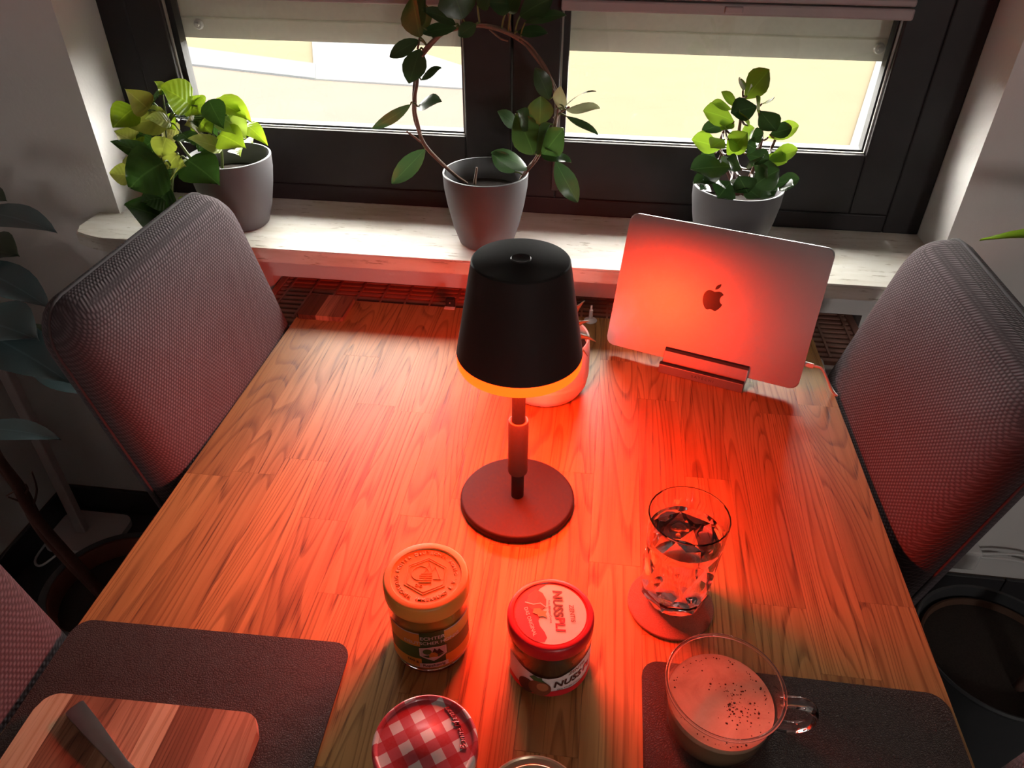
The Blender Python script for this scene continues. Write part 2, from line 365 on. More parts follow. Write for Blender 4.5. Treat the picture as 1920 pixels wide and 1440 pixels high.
# outside roller shutter, half closed
M_LATH = plain('shutter_lath', (.62, .60, .50), .45, .08, 120)
sh = empty('roller_shutter', (-.17, 1.425, 1.135), 'cream roller shutter lowered halfway outside the window panes', 'shutter')
def lath(z0, z1, nm):
    bm = bmesh.new(); poly = [(1.413, z0), (1.417, z1 - .002), (1.419, z1), (1.427, z1), (1.427, z0)]
    a = [bm.verts.new((NX0 + .004, p[0], p[1])) for p in poly]; c_ = [bm.verts.new((NX1 - .004, p[0], p[1])) for p in poly]
    bm.faces.new(a); bm.faces.new(c_[::-1])
    for i in range(5): bm.faces.new((a[i], a[(i + 1) % 5], c_[(i + 1) % 5], c_[i]))
    return build(nm, bm, M_LATH, sh)
lath(1.1355, 1.170, 'end_lath'); z = 1.174
while z < ZT:
    lath(z, min(z + .044, ZT), 'lath'); mkbox('joint', (NX0 + .004, NX1 - .004, 1.4215, 1.4255, z - .0045, z + .001), M_LATH, sh); z += .048
for px, py in ((370, 46), (1650, 92)):
    p = at(px, py, 1.41); bm = bmesh.new(); lathe(bm, [(.0, .007), (.003, .007), (.0035, .004), (.0075, .004), (.0095, .0)], n=20); bmesh.ops.rotate(bm, verts=bm.verts, cent=(0, 0, 0), matrix=Matrix.Rotation(PI / 2, 3, 'X')); bmesh.ops.translate(bm, verts=bm.verts, vec=p + Vector((0, .005, 0)))
    build('stop_screw', bm, plain('shutter_screw', (.42, .40, .36), .4), sh, autos=.5)

# outside ground
def ground(name, pts, z, mat, lab, th=.05):
    mat.node_tree.nodes['Principled BSDF'].inputs['Specular IOR Level'].default_value = 0
    bm = bmesh.new(); prism(bm, pts, z - th, z); return tag(build(name, bm, mat), lab, 'ground', kind='structure')
GZ = -.5
ground('courtyard_ground', [(-60, 1.46), (60, 1.46), (60, 70), (-60, 70)], GZ, plain('cream_gravel', (.0290, .0243, .0166), 1.0, .05, 3), 'pale cream yard outside the window', .2)
def gp(px, py, z=GZ): p = atz(px, py, z); return (p.x, p.y)
a = gp(200, 108); b = gp(900, 172); c = gp(900, 330); d = gp(200, 330)
ground('paving', [d, c, b, a], GZ + .01, plain('pink_paving', (0.0290, 0.0241, 0.0206), 1.0, .05, 2), 'pale pinkish paving outside the left pane', .02)
a = gp(200, 72); b = gp(592, 124); c = gp(592, 152); d = gp(200, 107)
ground('kerb', [d, c, b, a], GZ + .03, plain('pale_kerb', (0.0251, 0.0258, 0.0276), 1.0, .05, 2), 'bluish white kerb slanting across the yard', .03)
a = gp(585, 74); b = gp(720, 80); c = gp(900, 138); d = gp(900, 172); e_ = gp(590, 152)
ground('concrete_slab', [e_, d, c, b, a], GZ + .025, plain('pale_slab', (0.0307, 0.0307, 0.0316), 1.0, .06, 2), 'white concrete slab beyond the paving', .02)
a = gp(1648, 100); b = gp(1665, 100); c = gp(1612, 300); d = gp(1585, 300)
ground('edging_strip', [d, c, b, a], GZ + .02, plain('white_edging', (0.0320, 0.0320, 0.0320), 1.0), 'white edging strip seen at the far right of the pane', .02)
a = gp(1666, 100); b = gp(1760, 100); c = gp(1700, 300); d = gp(1614, 300)
ground('lawn_strip', [d, c, b, a], GZ + .02, plain('lawn_green', (0.0225, 0.0291, 0.0092), 1.0), 'green lawn strip beside the white edging', .02)

# ------------------------------------------------------------------ radiator under the sill
rad = empty('radiator_cover', (-.1, 1.17, .7), 'brown slatted radiator grille below the window sill', 'radiator')
M_GRILL = plain('grille_brown', (.34, .165, .12), .45, .12, 30)
mkbox('body', (-.615, .475, 1.128, 1.330, .18, .694), plain('radiator_dark', (.03, .02, .018), .8), rad)
mkbox('front_panel', (-.625, .485, 1.098, 1.112, .16, .708), M_WHITE, rad, bev=.003)
mkbox('front_rim', (-.625, .485, 1.112, 1.1225, .702, .715), M_GRILL, rad, bev=.0015)
mkbox('side_panel', (-.632, -.618, 1.10, 1.330, .16, .716), M_GRILL, rad, bev=.002); mkbox('side_panel', (.478, .492, 1.10, 1.330, .16, .716), M_GRILL, rad, bev=.002)
for i in range(12):
    y0 = 1.1275 + i * .0165
    mkbox('slat', (-.617, .477, y0, y0 + .0105, .704, .715), M_GRILL, rad, bev=.0012, seg=1)
for i in range(23):
    x0 = -.602 + i * .0485
    mkbox('crossbar', (x0, x0 + .004, 1.123, 1.329, .7065, .7165), M_GRILL, rad)

# ------------------------------------------------------------------ dining table
TZ = .75; TX0, TX1, TY0, TY1 = -.519, .381, -.30, 1.143
tbl = empty('dining_table', (-.069, .42, 0), 'oak butcher-block dining table made of glued staves', 'table')
top = mkbox('tabletop', (TX0 + .001, TX1 - .001, TY0 + .001, TY1 - .001, .724, .7432), M_OAK, tbl)
ncol = 15; cw = (TX1 - TX0) / ncol; rs = random.Random(3)
for i in range(ncol):
    y = TY0 - rs.uniform(0, .25)
    while y < TY1:
        ln = rs.uniform(.22, .46); y0 = max(y, TY0); y1 = min(y + ln, TY1)
        if TY1 - y1 < .06: y1 = TY1
        if y1 - y0 > .03:
            bm = bmesh.new(); box(bm, TX0 + i * cw + .00015, TX0 + (i + 1) * cw - .00015, y0 + .00015, y1 - .00015, .743, TZ)
            build('stave', bm, M_OAK, top)
        y = y1 if y1 < TY1 else TY1 + 1
for sx in (0, 1):
    for sy in (0, 1):
        x0 = (TX0 + .03, TX1 - .10)[sx]; y0 = (TY0 + .03, TY1 - .10)[sy]
        mkbox('leg', (x0, x0 + .07, y0, y0 + .07, 0, .724), M_OAK, tbl, bev=.003)
for d in ((TX0 + .05, TX0 + .07, TY0 + .1, TY1 - .1, .65, .724), (TX1 - .07, TX1 - .05, TY0 + .1, TY1 - .1, .65, .724)): mkbox('apron', d, M_OAK, tbl)

# ------------------------------------------------------------------ chairs
LEAN = .26
def make_chair(loc, rz, label):
    """local: +x towards the table, origin on the floor below the backrest's front face at table height"""
    ch = empty('dining_chair', (loc[0], loc[1], 0), label, 'chair', 'upholstered dining chairs around the table', rz)
    W = .212; th = .062
    def xf(z): return -LEAN * (z - .75)
    bm = bmesh.new(); prev = None
    for (d, xx) in ((.012, -th), (.004, -th + .003), (0, -th + .011), (0, -.032), (.0025, -.020), (.008, -.011), (.017, -.0045), (.032, -.001), (.07, .002), (.13, .004), (.19, .005)):
        cur = [bm.verts.new((xx, p[0], p[1])) for p in rrect(-W + d, W - d, .43 + d, .988 - d, max(.055 - d * .8, .006), 6)]; n = len(cur)
        if prev:
            for i in range(n): bm.faces.new((prev[i], prev[(i + 1) % n], cur[(i + 1) % n], cur[i]))
        else: bm.faces.new(cur[::-1])
        prev = cur
    bm.faces.new(prev)
    for v in bm.verts: v.co.x += xf(v.co.z)
    bk = build('backrest', bm, M_FAB, ch, autos=1.2, local=True)
    pp = [(-th - .001 + .018 + xf(p[1]), p[0] * 1.003, p[1] + (.0008 if p[1] > .8 else 0)) for p in rrect(-W, W, .43, .988, .055, 6)]
    mktube('piping', pp, .0022, plain('piping_dark', (.05, .04, .043), .9), bk, seg=6, sub=0, closed=True, local=True)
    bm = bmesh.new(); box(bm, .03, .43, -.215, .215, .40, .485, bev=.022, seg=4); build('seat', bm, M_FAB, ch, autos=1.2, local=True)
    M_LEG = plain('chair_leg_wood', (.05, .03, .02), .4)
    for sx in (.05, .375):
        for sy in (-.205, .165): mkbox('leg', (sx, sx + .04, sy, sy + .04, 0, .405), M_LEG, ch, bev=.003, local=True)
    return ch
make_chair((-.527, .862), 0, 'grey woven chair at the left table side beside the pothos')
make_chair((.396, .852), PI, 'grey woven chair at the right table side beside the laptop')
make_chair((-.532, .218), 0, 'grey woven chair at the front left, beside the cutting board')
make_chair((.418, .205), PI, 'grey woven chair at the front right, only its back corner showing')

# ------------------------------------------------------------------ placemats, boards, knife
def mat_obj(cx, cy, wx, wy, rot, lab):
    bm = bmesh.new(); prism(bm, rrect(-wx / 2, wx / 2, -wy / 2, wy / 2, .018, 6), 0, .0022)
    bmesh.ops.rotate(bm, verts=bm.verts, cent=(0, 0, 0), matrix=Matrix.Rotation(rot, 3, 'Z')); bmesh.ops.translate(bm, verts=bm.verts, vec=(cx, cy, TZ + .0002))
    return tag(build('placemat', bm, M_LEATHER), lab, 'placemat', 'dark leather placemats')
mat_obj(-.364, .210, .30, .45, math.radians(1.6), 'dark brown leather placemat under the striped cutting board')
mat_obj(.2285, .235, .297, .45, 0, 'dark brown leather placemat under the glass coffee mug')
def strip_board(name, lab, x0, x1, y0, y1, z0, z1, r, cuts, cols, rot=0, cat='cutting board'):
    cx, cy = (x0 + x1) / 2, (y0 + y1) / 2
    e = empty(name, (cx, cy, z0), lab, cat)
    def inset(x):
        d = min(x - x0, x1 - x)
        return r - math.sqrt(max(0, r * r - (r - d) ** 2)) if d < r else 0
    for i in range(len(cuts) - 1):
        a = x0 + (x1 - x0) * cuts[i]; b = x0 + (x1 - x0) * cuts[i + 1] - .0001
        xs = [a + (b - a) * k / 8 for k in range(9)]
        poly = [(x, y0 + inset(x)) for x in xs] + [(x, y1 - inset(x)) for x in xs[::-1]]
        bm = bmesh.new(); prism(bm, poly, z0, z1); bmesh.ops.remove_doubles(bm, verts=bm.verts, dist=1e-6)
        bmesh.ops.rotate(bm, verts=bm.verts, cent=(cx, cy, 0), matrix=Matrix.Rotation(rot, 3, 'Z'))
        build('wood_strip', bm, cols[i % len(cols)], e)
    return e
W1 = m_oak('maple_strip', (.52, .33, .19), (.62, .42, .26), (.66, .47, .30), (.42, .24, .12), False)
W2 = m_oak('acacia_strip', (.18, .075, .04), (.27, .12, .065), (.34, .17, .095), (.10, .035, .02), False)
W3 = m_oak('cherry_strip', (.36, .18, .10), (.45, .24, .14), (.50, .29, .17), (.25, .11, .06), False)
strip_board('cutting_board', 'pale and brown striped wooden cutting board on the left placemat', -.490, -.272, .045, .344, TZ + .0026, TZ + .0146, .019, [0, .13, .36, .52, .62, .78, 1], [W1, W2, W3, W1, W2, W3], math.radians(1.5))
strip_board('serving_board', 'small dark striped wooden board on the far left table corner', -.5165, -.432, 1.067, 1.141, TZ + .0002, TZ + .0092, .004, [0, .42, .70, .86, 1], [m_oak('walnut_strip', (.09, .035, .02), (.13, .05, .028), (.17, .07, .04), (.05, .02, .01), False), W3, W2, MATS.get('x') or W2])
# knife
kn = empty('table_knife', (-.42, .30, .77), 'steel table knife lying across the cutting board', 'knife')
M_STEEL = plain('brushed_steel', (.42, .40, .39), .28, .05, 200, metal=1.0)
A = Vector((-.4535, .3275, .772)); B = Vector((-.372, .2785, .772)); Cc = Vector((-.24, .178, .7705)); ax = (B - A).normalized(); sd = Vector((-ax.y, ax.x, 0))
def blade(name, secs, mat):
    bm = bmesh.new(); prev = None
    for (t, hw, z0, z1, o) in secs:
        c_ = A + ax * t + sd * o; ring = [bm.verts.new((c_.x + sd.x * s * hw, c_.y + sd.y * s * hw, z)) for s, z in ((-1, z0), (1, z0), (1, z1), (.6, z1 + .0008), (-.6, z1 + .0008), (-1, z1))]
        if prev:
            for i in range(6): bm.faces.new((prev[i], prev[(i + 1) % 6], ring[(i + 1) % 6], ring[i]))
        else: bm.faces.new(ring[::-1])
        prev = ring
    bm.faces.new(prev); return build(name, bm, mat, kn, autos=.5)
zb = TZ + .0148
blade('handle', [(0, .0072, zb, zb + .0055, 0), (.002, .0085, zb, zb + .0065, 0), (.03, .0078, zb, zb + .0070, 0), (.06, .0062, zb, zb + .0065, 0), (.088, .0050, zb, zb + .0055, 0), (.096, .0058, zb, zb + .0045, 0)], M_STEEL)
blade('blade', [(.096, .0055, zb + .0005, zb + .0030, 0), (.105, .0078, zb + .0005, zb + .0024, .001), (.16, .0088, zb + .0004, zb + .0018, .001), (.19, .0070, zb + .0003, zb + .0013, .002), (.205, .0015, zb + .0002, zb + .0008, .005)], plain('polished_steel', (.55, .54, .54), .12, .03, 200, metal=1.0))

# ------------------------------------------------------------------ print helpers (lettering and flat shapes laid on surfaces)
def text_bm(s, size, shear=0, offset=0.0, space=1.0):
    cu = bpy.data.curves.new('t', 'FONT'); cu.body = s; cu.size = size; cu.shear = shear; cu.offset = offset * size; cu.space_character = space
    cu.align_x = 'CENTER'; cu.align_y = 'CENTER'; cu.resolution_u = 3
    o = bpy.data.objects.new('t', cu); COL.objects.link(o); bpy.context.view_layer.update()
    me = bpy.data.meshes.new_from_object(o.evaluated_get(bpy.context.evaluated_depsgraph_get()))
    bpy.data.objects.remove(o); bpy.data.curves.remove(cu)
    bm = bmesh.new(); bm.from_mesh(me); bpy.data.meshes.remove(me)
    return bm
def poly_bm(pts):
    bm = bmesh.new(); bm.faces.new([bm.verts.new((p[0], p[1], 0)) for p in pts]); return bm
def circle_pts(cx, cy, rx, ry=None, n=24): ry = ry or rx; return [(cx + rx * math.cos(2 * PI * i / n), cy + ry * math.sin(2 * PI * i / n)) for i in range(n)]
def stroke_bm(pts, wd, closed=False):
    bm = bmesh.new(); P = [Vector((p[0], p[1], 0)) for p in pts]; n = len(P); prev = None; first = None
    for i in range(n):
        d = (P[(i + 1) % n] - P[i - 1]) if closed else (P[min(i + 1, n - 1)] - P[max(i - 1, 0)])
        d.normalize(); s = Vector((-d.y, d.x, 0)) * wd / 2
        cur = (bm.verts.new(P[i] + s), bm.verts.new(P[i] - s))
        if prev: bm.faces.new((prev[0], prev[1], cur[1], cur[0]))
        prev = cur; first = first or cur
    if closed: bm.faces.new((prev[0], prev[1], first[1], first[0]))
    return bm
def refine(bm, mx):
    bmesh.ops.triangulate(bm, faces=bm.faces)
    for _ in range(6):
        es = [e for e in bm.edges if e.calc_length() > mx]
        if not es: break
        bmesh.ops.subdivide_edges(bm, edges=es, cuts=1); bmesh.ops.triangulate(bm, faces=bm.faces)
def put(name, bm, fn, mat, parent, mx=None, thick=0.0):
    if mx: refine(bm, mx)
    if thick:
        r = bmesh.ops.extrude_face_region(bm, geom=list(bm.faces)); 
        for v in [g for g in r['geom'] if isinstance(g, bmesh.types.BMVert)]: v.co.z += thick
    for v in bm.verts: v.co = fn(v.co.x, v.co.y, v.co.z)
    me = bpy.data.meshes.new(name); bm.to_mesh(me); bm.free()
    return link(name, me, mat, parent)
def on_cyl(cx, cy, R, a0, z0): return lambda x, y, z: Vector((cx + (R + z) * math.cos(a0 + x / R), cy + (R + z) * math.sin(a0 + x / R), z0 + y))
def on_top(cx, cy, z0, rot=0): return lambda x, y, z: Vector((cx + x * math.cos(rot) - y * math.sin(rot), cy + x * math.sin(rot) + y * math.cos(rot), z0 + z))
def ring_text(s, size, R, a_mid, inside, step, fnbase, name, mat, parent, thick=0.0):
    n = len(s); allb = bmesh.new()
    for i, chh in enumerate(s):
        if chh == ' ': continue
        a = a_mid - (i - (n - 1) / 2) * step * (1 if not inside else -1)
        b = text_bm(chh, size, 0, .01)
        rot = a - PI / 2 if not inside else a + PI / 2
        me = bpy.data.meshes.new('t')
        for v in b.verts:
            x, y = v.co.x, v.co.y; v.co.x = R * math.cos(a) + x * math.cos(rot) - y * math.sin(rot); v.co.y = R * math.sin(a) + x * math.sin(rot) + y * math.cos(rot)
        b.to_mesh(me); b.free(); allb.from_mesh(me); bpy.data.meshes.remove(me)
    return put(name, allb, fnbase, mat, parent, thick=thick)
def ink(name, col, rough=.5): return plain('ink_' + name, col, rough, .03, 60)

# ------------------------------------------------------------------ table lamp
LXc, LYc = -.0745, .671
lamp = empty('table_lamp', (LXc, LYc, TZ), 'black cordless table lamp glowing orange-red in the table centre', 'lamp')
M_LB = plain('lamp_black', (.017, .015, .014), .6, .1, 300, bump=.05, spec=.22)
c0 = (LXc, LYc, TZ)
mklathe('base', [(.0, 0), (.0705, 0), (.0722, .0015), (.0722, .0085), (.0708, .0105), (.0690, .0108), (0, .0112)], c0, M_LB, lamp, n=96, auto=.9)
mklathe('pole', [(.0080, .011), (.0080, .25)], c0, M_LB, lamp, n=24, cap1=True)
mklathe('grip_sleeve', [(.0082, .052), (.0118, .0525), (.0122, .054), (.0122, .131), (.0116, .133), (.0100, .1335), (.0082, .1325)], c0, plain('lamp_sleeve', (.045, .038, .030), .55, spec=.3), lamp, n=32)
shd = mklathe('lamp_shade', [(.0650, .2295), (.0686, .2295), (.0692, .2310), (.0508, .3395), (.0496, .3409), (.0485, .3412), (0, .3412)], c0, M_LB, lamp, n=96, auto=.5)
mklathe('touch_button', [(.0105, .3408), (.0105, .3420), (.0098, .3426), (.0075, .3422), (0, .3420)], c0, plain('lamp_button', (.03, .027, .027), .35), shd, n=32)
mklathe('diffuser', [(.0686, .2305), (.0692, .2290), (.0690, .2195), (.0680, .2170), (.0640, .2158), (.0085, .2158)], c0, m_emit('lamp_diffuser', (1.0, .038, .002), 6.2), lamp, n=96, auto=.5)
ld = bpy.data.lights.new('lamp_light', 'AREA'); ld.shape = 'DISK'; ld.size = .128; ld.energy = 7.6; ld.color = (1.0, .034, .007)
lo = bpy.data.objects.new('lamp_light', ld); COL.objects.link(lo); lo.parent = lamp; lo.location = (0, 0, .2145)

# ------------------------------------------------------------------ laptop in its stand
yaw, lean, LW, LH, LT = -.3089, .3537, .3036, .2126, .0150
ev = Vector((math.cos(yaw), math.sin(yaw), 0)); nv = Vector((-math.sin(yaw), math.cos(yaw), 0)); uv_ = Vector((0, 0, 1)) * math.cos(lean) + nv * math.sin(lean); fv = ev.cross(uv_) * 1.0   # fv points to the viewer
if fv.y > 0: fv = -fv
LB = Vector((.0277, 1.0316, .7693))
lap = empty('laptop', LB + ev * LW / 2, 'silver laptop standing upright and closed in the stand', 'laptop')
M_ALU = plain('laptop_aluminium', (.49, .485, .49), .40, .02, 400, metal=1.0)
def lap_fn(x, y, z): return LB + ev * x + uv_ * y + fv * z
def lap_slab(name, z0, z1, bev, mat):
    bm = bmesh.new(); prism(bm, rrect(0, LW, 0, LH, .0115, 8), z0, z1)
    es = [e for e in bm.edges if abs(e.verts[0].co.z - z1) < 1e-6 and abs(e.verts[1].co.z - z1) < 1e-6]; bmesh.ops.bevel(bm, geom=es, offset=bev, segments=3, affect='EDGES')
    for v in bm.verts: v.co = lap_fn(*v.co)
    return build(name, bm, mat, lap, autos=.5)
ld1 = lap_slab('screen_lid', -.0045, 0, .0022, M_ALU)
bm = bmesh.new(); prism(bm, rrect(0, LW, 0, LH, .0115, 8), -LT, -.0050)
es = [e for e in bm.edges if abs(e.verts[0].co.z + LT) < 1e-6 and abs(e.verts[1].co.z + LT) < 1e-6]; bmesh.ops.bevel(bm, geom=es, offset=.003, segments=3, affect='EDGES')
for v in bm.verts: v.co = lap_fn(*v.co)
build('keyboard_base', bm, M_ALU, lap, autos=.5)
apple = [(0, .36), (.10, .39), (.22, .415), (.33, .385), (.42, .30), (.36, .24), (.315, .15), (.305, .05), (.34, -.05), (.40, -.11), (.455, -.145), (.41, -.27), (.33, -.39), (.24, -.475), (.15, -.49), (.05, -.455), (-.04, -.455), (-.14, -.49), (-.23, -.475), (-.33, -.37), (-.42, -.19), (-.455, .0), (-.445, .17), (-.38, .31), (-.28, .39), (-.16, .405)]
leafp = [(-.005, .47), (0, .56), (.05, .66), (.13, .73), (.215, .755), (.215, .66), (.16, .56), (.08, .49)]
S0 = .0335
M_LOGO = plain('logo_black', (.010, .009, .009), .25)
put('logo', poly_bm([(p.x, p.y) for p in spline([(*q, 0) for q in apple + apple[:1]], 3)[:-1]]), lambda x, y, z: lap_fn(LW / 2 + x * S0, LH / 2 + y * S0, .0003), M_LOGO, ld1)['label'] = 'black fruit logo on the lid'
put('logo', poly_bm([(p.x, p.y) for p in spline([(*q, 0) for q in leafp + leafp[:1]], 3)[:-1]]), lambda x, y, z: lap_fn(LW / 2 + x * S0, LH / 2 + y * S0, .0003), M_LOGO, ld1)
# stand
syaw = yaw; se = Vector((math.cos(syaw), math.sin(syaw), 0)); sn = Vector((-math.sin(syaw), math.cos(syaw), 0)); SL0 = Vector((.1185, 1.0026, TZ))
std = empty('laptop_stand', SL0 + se * .066 + sn * .04, 'grey aluminium upright laptop stand holding the silver laptop', 'stand')
M_STAND = plain('stand_aluminium', (.36, .35, .36), .42, .03, 300, metal=.9); M_PAD_SHADE = plain('stand_pad_shade', (.02, .018, .018), .7)  # near-black serves the slot's rubber pad and the painted shade on wall tops
def sbox(name, x0, x1, y0, y1, z0, z1, mat, par=std, bev=.001, tilt=0.0):
    bm = bmesh.new(); box(bm, x0, x1, y0, y1, z0, z1, bev=bev)
    for v in bm.verts: v.co = SL0 + se * v.co.x + sn * (v.co.y + v.co.z * tilt) + Vector((0, 0, v.co.z))
    return build(name, bm, mat, par)
LS = .1325
sbase = sbox('base', 0, LS, -.0115, .075, .0002, .0115, M_STAND)
fw = sbox('front_wall', 0, LS, -.0168, -.0118, .0002, .0165, M_STAND)
tl = math.tan(lean)
sbox('rubber_pad', .001, LS - .001, -.0112, -.0090, .0117, .0130, M_PAD_SHADE)
mw = sbox('middle_wall', .0025, LS + .0015, -.0130, -.0078, .0118, .0330, M_STAND, tilt=tl)
sbox('shaded_top', .003, LS + .001, -.0130, -.0078, .0331, .0368, M_PAD_SHADE, mw, bev=0, tilt=tl)  # dark cap paints the shaded look of the wall's top face
sbox('front_shaded_top', .0005, LS - .0005, -.0167, -.0119, .0166, .0192, M_PAD_SHADE, fw, bev=0)  # same painted shade along the front wall's top
sbox('back_wall', .0025, LS, .0112, .0185, .0117, .033, M_STAND, tilt=tl)
put('lettering', text_bm('SATECHI', .0065, 0, 0, 1.5), lambda x, y, z: SL0 + se * (LS * .53 + x) + sn * -.0172 + Vector((0, 0, .0085 + y)), ink('grey', (.08, .075, .075)), fw)
# charging cable
cb = empty('charging_cable', atz(1525, 714, .76), 'white charging cable plugged into the right side of the laptop', 'cable')
p0 = lap_fn(LW + .0006, .040, -LT / 2); q0 = p0 + ev * .0125
bm = bmesh.new(); tube(bm, [p0, q0], .0040, 10); build('plug', bm, M_WHITE, cb, autos=.6)
mktube('cord', [q0, q0 + ev * .014 + Vector((0, 0, -.003)), Vector((.376, .962, .757)), Vector((.3848, .962, .7495)), Vector((.3850, .985, .743)), Vector((.3850, 1.03, .737)), Vector((.386, 1.078, .730)), Vector((.40, 1.088, .55)), Vector((.41, 1.088, .2)), Vector((.42, 1.088, .006))], .0019, M_WHITE, cb)

# small things at the far table edge
cl = empty('cable_clip', (-.255, 1.147, TZ), 'tiny black cable clip at the far table edge behind the lamp', 'clip')
mkbox('clip_body', (-.2635, -.2475, 1.1435, 1.154, .748, .766), M_BLACK, cl, bev=.001); mkbox('adhesive_tab', (-.265, -.246, 1.135, 1.143, TZ + .0002, TZ + .0015), M_WHITE, cl)
bm = bmesh.new(); tube(bm, [Vector((-.2555, 1.1434, .759)), Vector((-.2555, 1.1428, .759))], .0012, 8); build('screw', bm, plain('clip_screw', (.5, .5, .5), .3), cl)
pg = empty('white_plug', (0.0, 1.138, TZ), 'small white cable holder with upright plug at the far table edge', 'plug')
bm = bmesh.new(); lathe(bm, [(0, .0002), (.0115, .0002), (.0115, .002), (.006, .0055), (.0036, .006), (.0034, .022), (.0018, .0235), (.0018, .031), (0, .031)], 0.0, 1.131, TZ, n=16); build('plug_body', bm, M_WHITE, pg, autos=.5)

# ------------------------------------------------------------------ aloe in its white pot behind the lamp
ax_, ay_ = -.0635, .922
al = empty('potted_succulent', (ax_, ay_, TZ), 'spiky succulent in a white bowl pot behind the lamp', 'potted plant')
mklathe('pot', [(0, .0002), (.048, .0002), (.058, .006), (.0645, .018), (.0668, .032), (.0672, .034), (.0664, .036), (.0672, .040), (.0660, .075), (.0645, .094), (.0635, .096), (.0615, .095), (.0620, .075), (0, .074)], (ax_, ay_, TZ), plain('white_ceramic', (.80, .77, .75), .35), al, n=64)
mklathe('soil', [(.0618, .078), (.03, .082), (0, .081)], (ax_, ay_, TZ), plain('dark_soil', (.03, .02, .015), .95, .5, 300, bump=.6), al, n=32)
M_AL = plain('succulent_green', (.10, .12, .05), .5, .3, 60)
def spike(B, T, r, arch):
    P = []; Rr = []
    for i in range(9):
        t = i / 8; p = B.lerp(T, t) + Vector((0, 0, arch * 4 * t * (1 - t))); P.append(p); Rr.append(max(.0003, r * (1 - t ** 1.6)))
    bm = bmesh.new(); tube(bm, P, Rr, 6); build('leaf', bm, M_AL, al, smooth=True)
cB = Vector((ax_, ay_, TZ + .080))
for (px, py, y, r) in ((1097, 564, .93, .0075), (1106, 603, .92, .0075), (1118, 641, .90, .0075), (1102, 668, .885, .006)):
    spike(cB + Vector((.02, 0, 0)), at(px, py, y), r, .012)
for k in range(14):
    a = 2 * PI * k / 14 + .2; rr = .03 + .018 * (k % 3)
    if k % 14 in (0, 13, 12): continue
    spike(cB, Vector((ax_ + rr * math.cos(a), ay_ + rr * math.sin(a), TZ + .10 + .022 * ((k * 5) % 3))), .0075, .01)

# ------------------------------------------------------------------ jars
def jar(name, lab, cx, cy, R, lid_z, lid_h, lid_r, lid_mat, fill_mat, fill_top, neck):
    j = empty(name, (cx, cy, TZ), lab, 'jar', 'breakfast spread jars'); zt = lid_z - TZ
    zl = zt - lid_h
    prof = [(0, .0004), (R * .86, .0004), (R * .95, .003), (R * .985, .008), (R, .014), (R, zl - .012), (R * .985, zl - .006), (neck, zl), (neck, zt - .003), (neck - .0022, zt - .003), (neck - .0022, zl), (R * .985 - .0025, zl - .007), (R - .0025, zl - .013), (R - .0025, .015), (R * .93, .008), (0, .0065)]
    mklathe('glass', prof, (cx, cy, TZ), M_GLASS, j, n=64, auto=.7)
    ft = fill_top - .0
    mklathe('filling', [(0, .0075), (R * .92, .0085), (R - .0030, .0155), (R - .0030, zl - .014), (min(R * .985 - .0030, R), zl - .0075), (neck - .0027, zl + .0005), (neck - .0027, ft), (0, ft)], (cx, cy, TZ), fill_mat, j, n=48, auto=.7)
    return j, zl
M_HONEY = plain('honey_fill', (.62, .30, .05), .25, .1, 30); M_NUT = plain('nut_cream', (.075, .028, .014), .25, .1, 30)
# honey jar
hx, hy = -.1385, .4545; HR = .0402
M_HLID = plain('gold_plastic_lid', (.72, .27, .045), .45)
hj, zl = jar('honey_jar', 'honey jar with embossed gold lid and green-orange label', hx, hy, HR, .8566, .019, .0417, M_HLID, M_HONEY, .098, .0385)
zt = .8566 - TZ
lid = mklathe('lid', [(.0395, zl), (.0416, zl), (.0418, zl + .001), (.0418, zt - .0025), (.0408, zt - .0006), (.0395, zt), (.0345, zt - .0001), (.0338, zt - .0014), (.0328, zt - .0016), (0, zt - .0016)], (hx, hy, TZ), M_HLID, hj, n=96, auto=.8)
tp = on_top(hx, hy, TZ + zt - .0016, .08); EM = .0005
ring_text('ECHTER DEUTSCHER HONIG', .0052, .0285, PI / 2, False, .136, tp, 'lettering', M_HLID, lid, EM)
ring_text('DEUTSCHER IMKERBUND E.V.', .0052, .0285, -PI / 2, True, .128, tp, 'lettering', M_HLID, lid, EM)
hexa = lambda r: [(r * math.sin(PI / 3 * i), r * math.cos(PI / 3 * i)) for i in range(6)]
put('emblem', stroke_bm(hexa(.0222), .0012, True), tp, M_HLID, lid, thick=EM); put('emblem', stroke_bm(hexa(.0198), .0008, True), tp, M_HLID, lid, thick=EM)
put('emblem', stroke_bm(circle_pts(-.0058, .003, .0085), .0007, True), tp, M_HLID, lid, thick=EM)
put('emblem', stroke_bm([(-.002, .004), (.001, .0165), (.0055, .006), (.0075, .0125), (.0148, -.004), (.0075, -.0035)], .0007), tp, M_HLID, lid, thick=EM)
hive = [(-.0062, -.0085), (-.0062, -.002), (-.005, .002), (-.002, .0045), (.002, .0045), (.005, .002), (.0062, -.002), (.0062, -.0085)]
put('emblem', poly_bm(hive), tp, M_HLID, lid, thick=EM * .6)
for k in range(5): put('emblem', stroke_bm([(-.0062 + (.001 if k == 4 else 0), -.0082 + k * .0026), (.0062 - (.001 if k == 4 else 0), -.0076 + k * .0026)], .0006), tp, M_HLID, lid, thick=EM * 1.3)
for (qx, qy) in ((-.0075, -.0115), (-.003, -.0125)): put('emblem', stroke_bm(circle_pts(qx, qy, .0013, n=10), .0006, True), tp, M_HLID, lid, thick=EM)
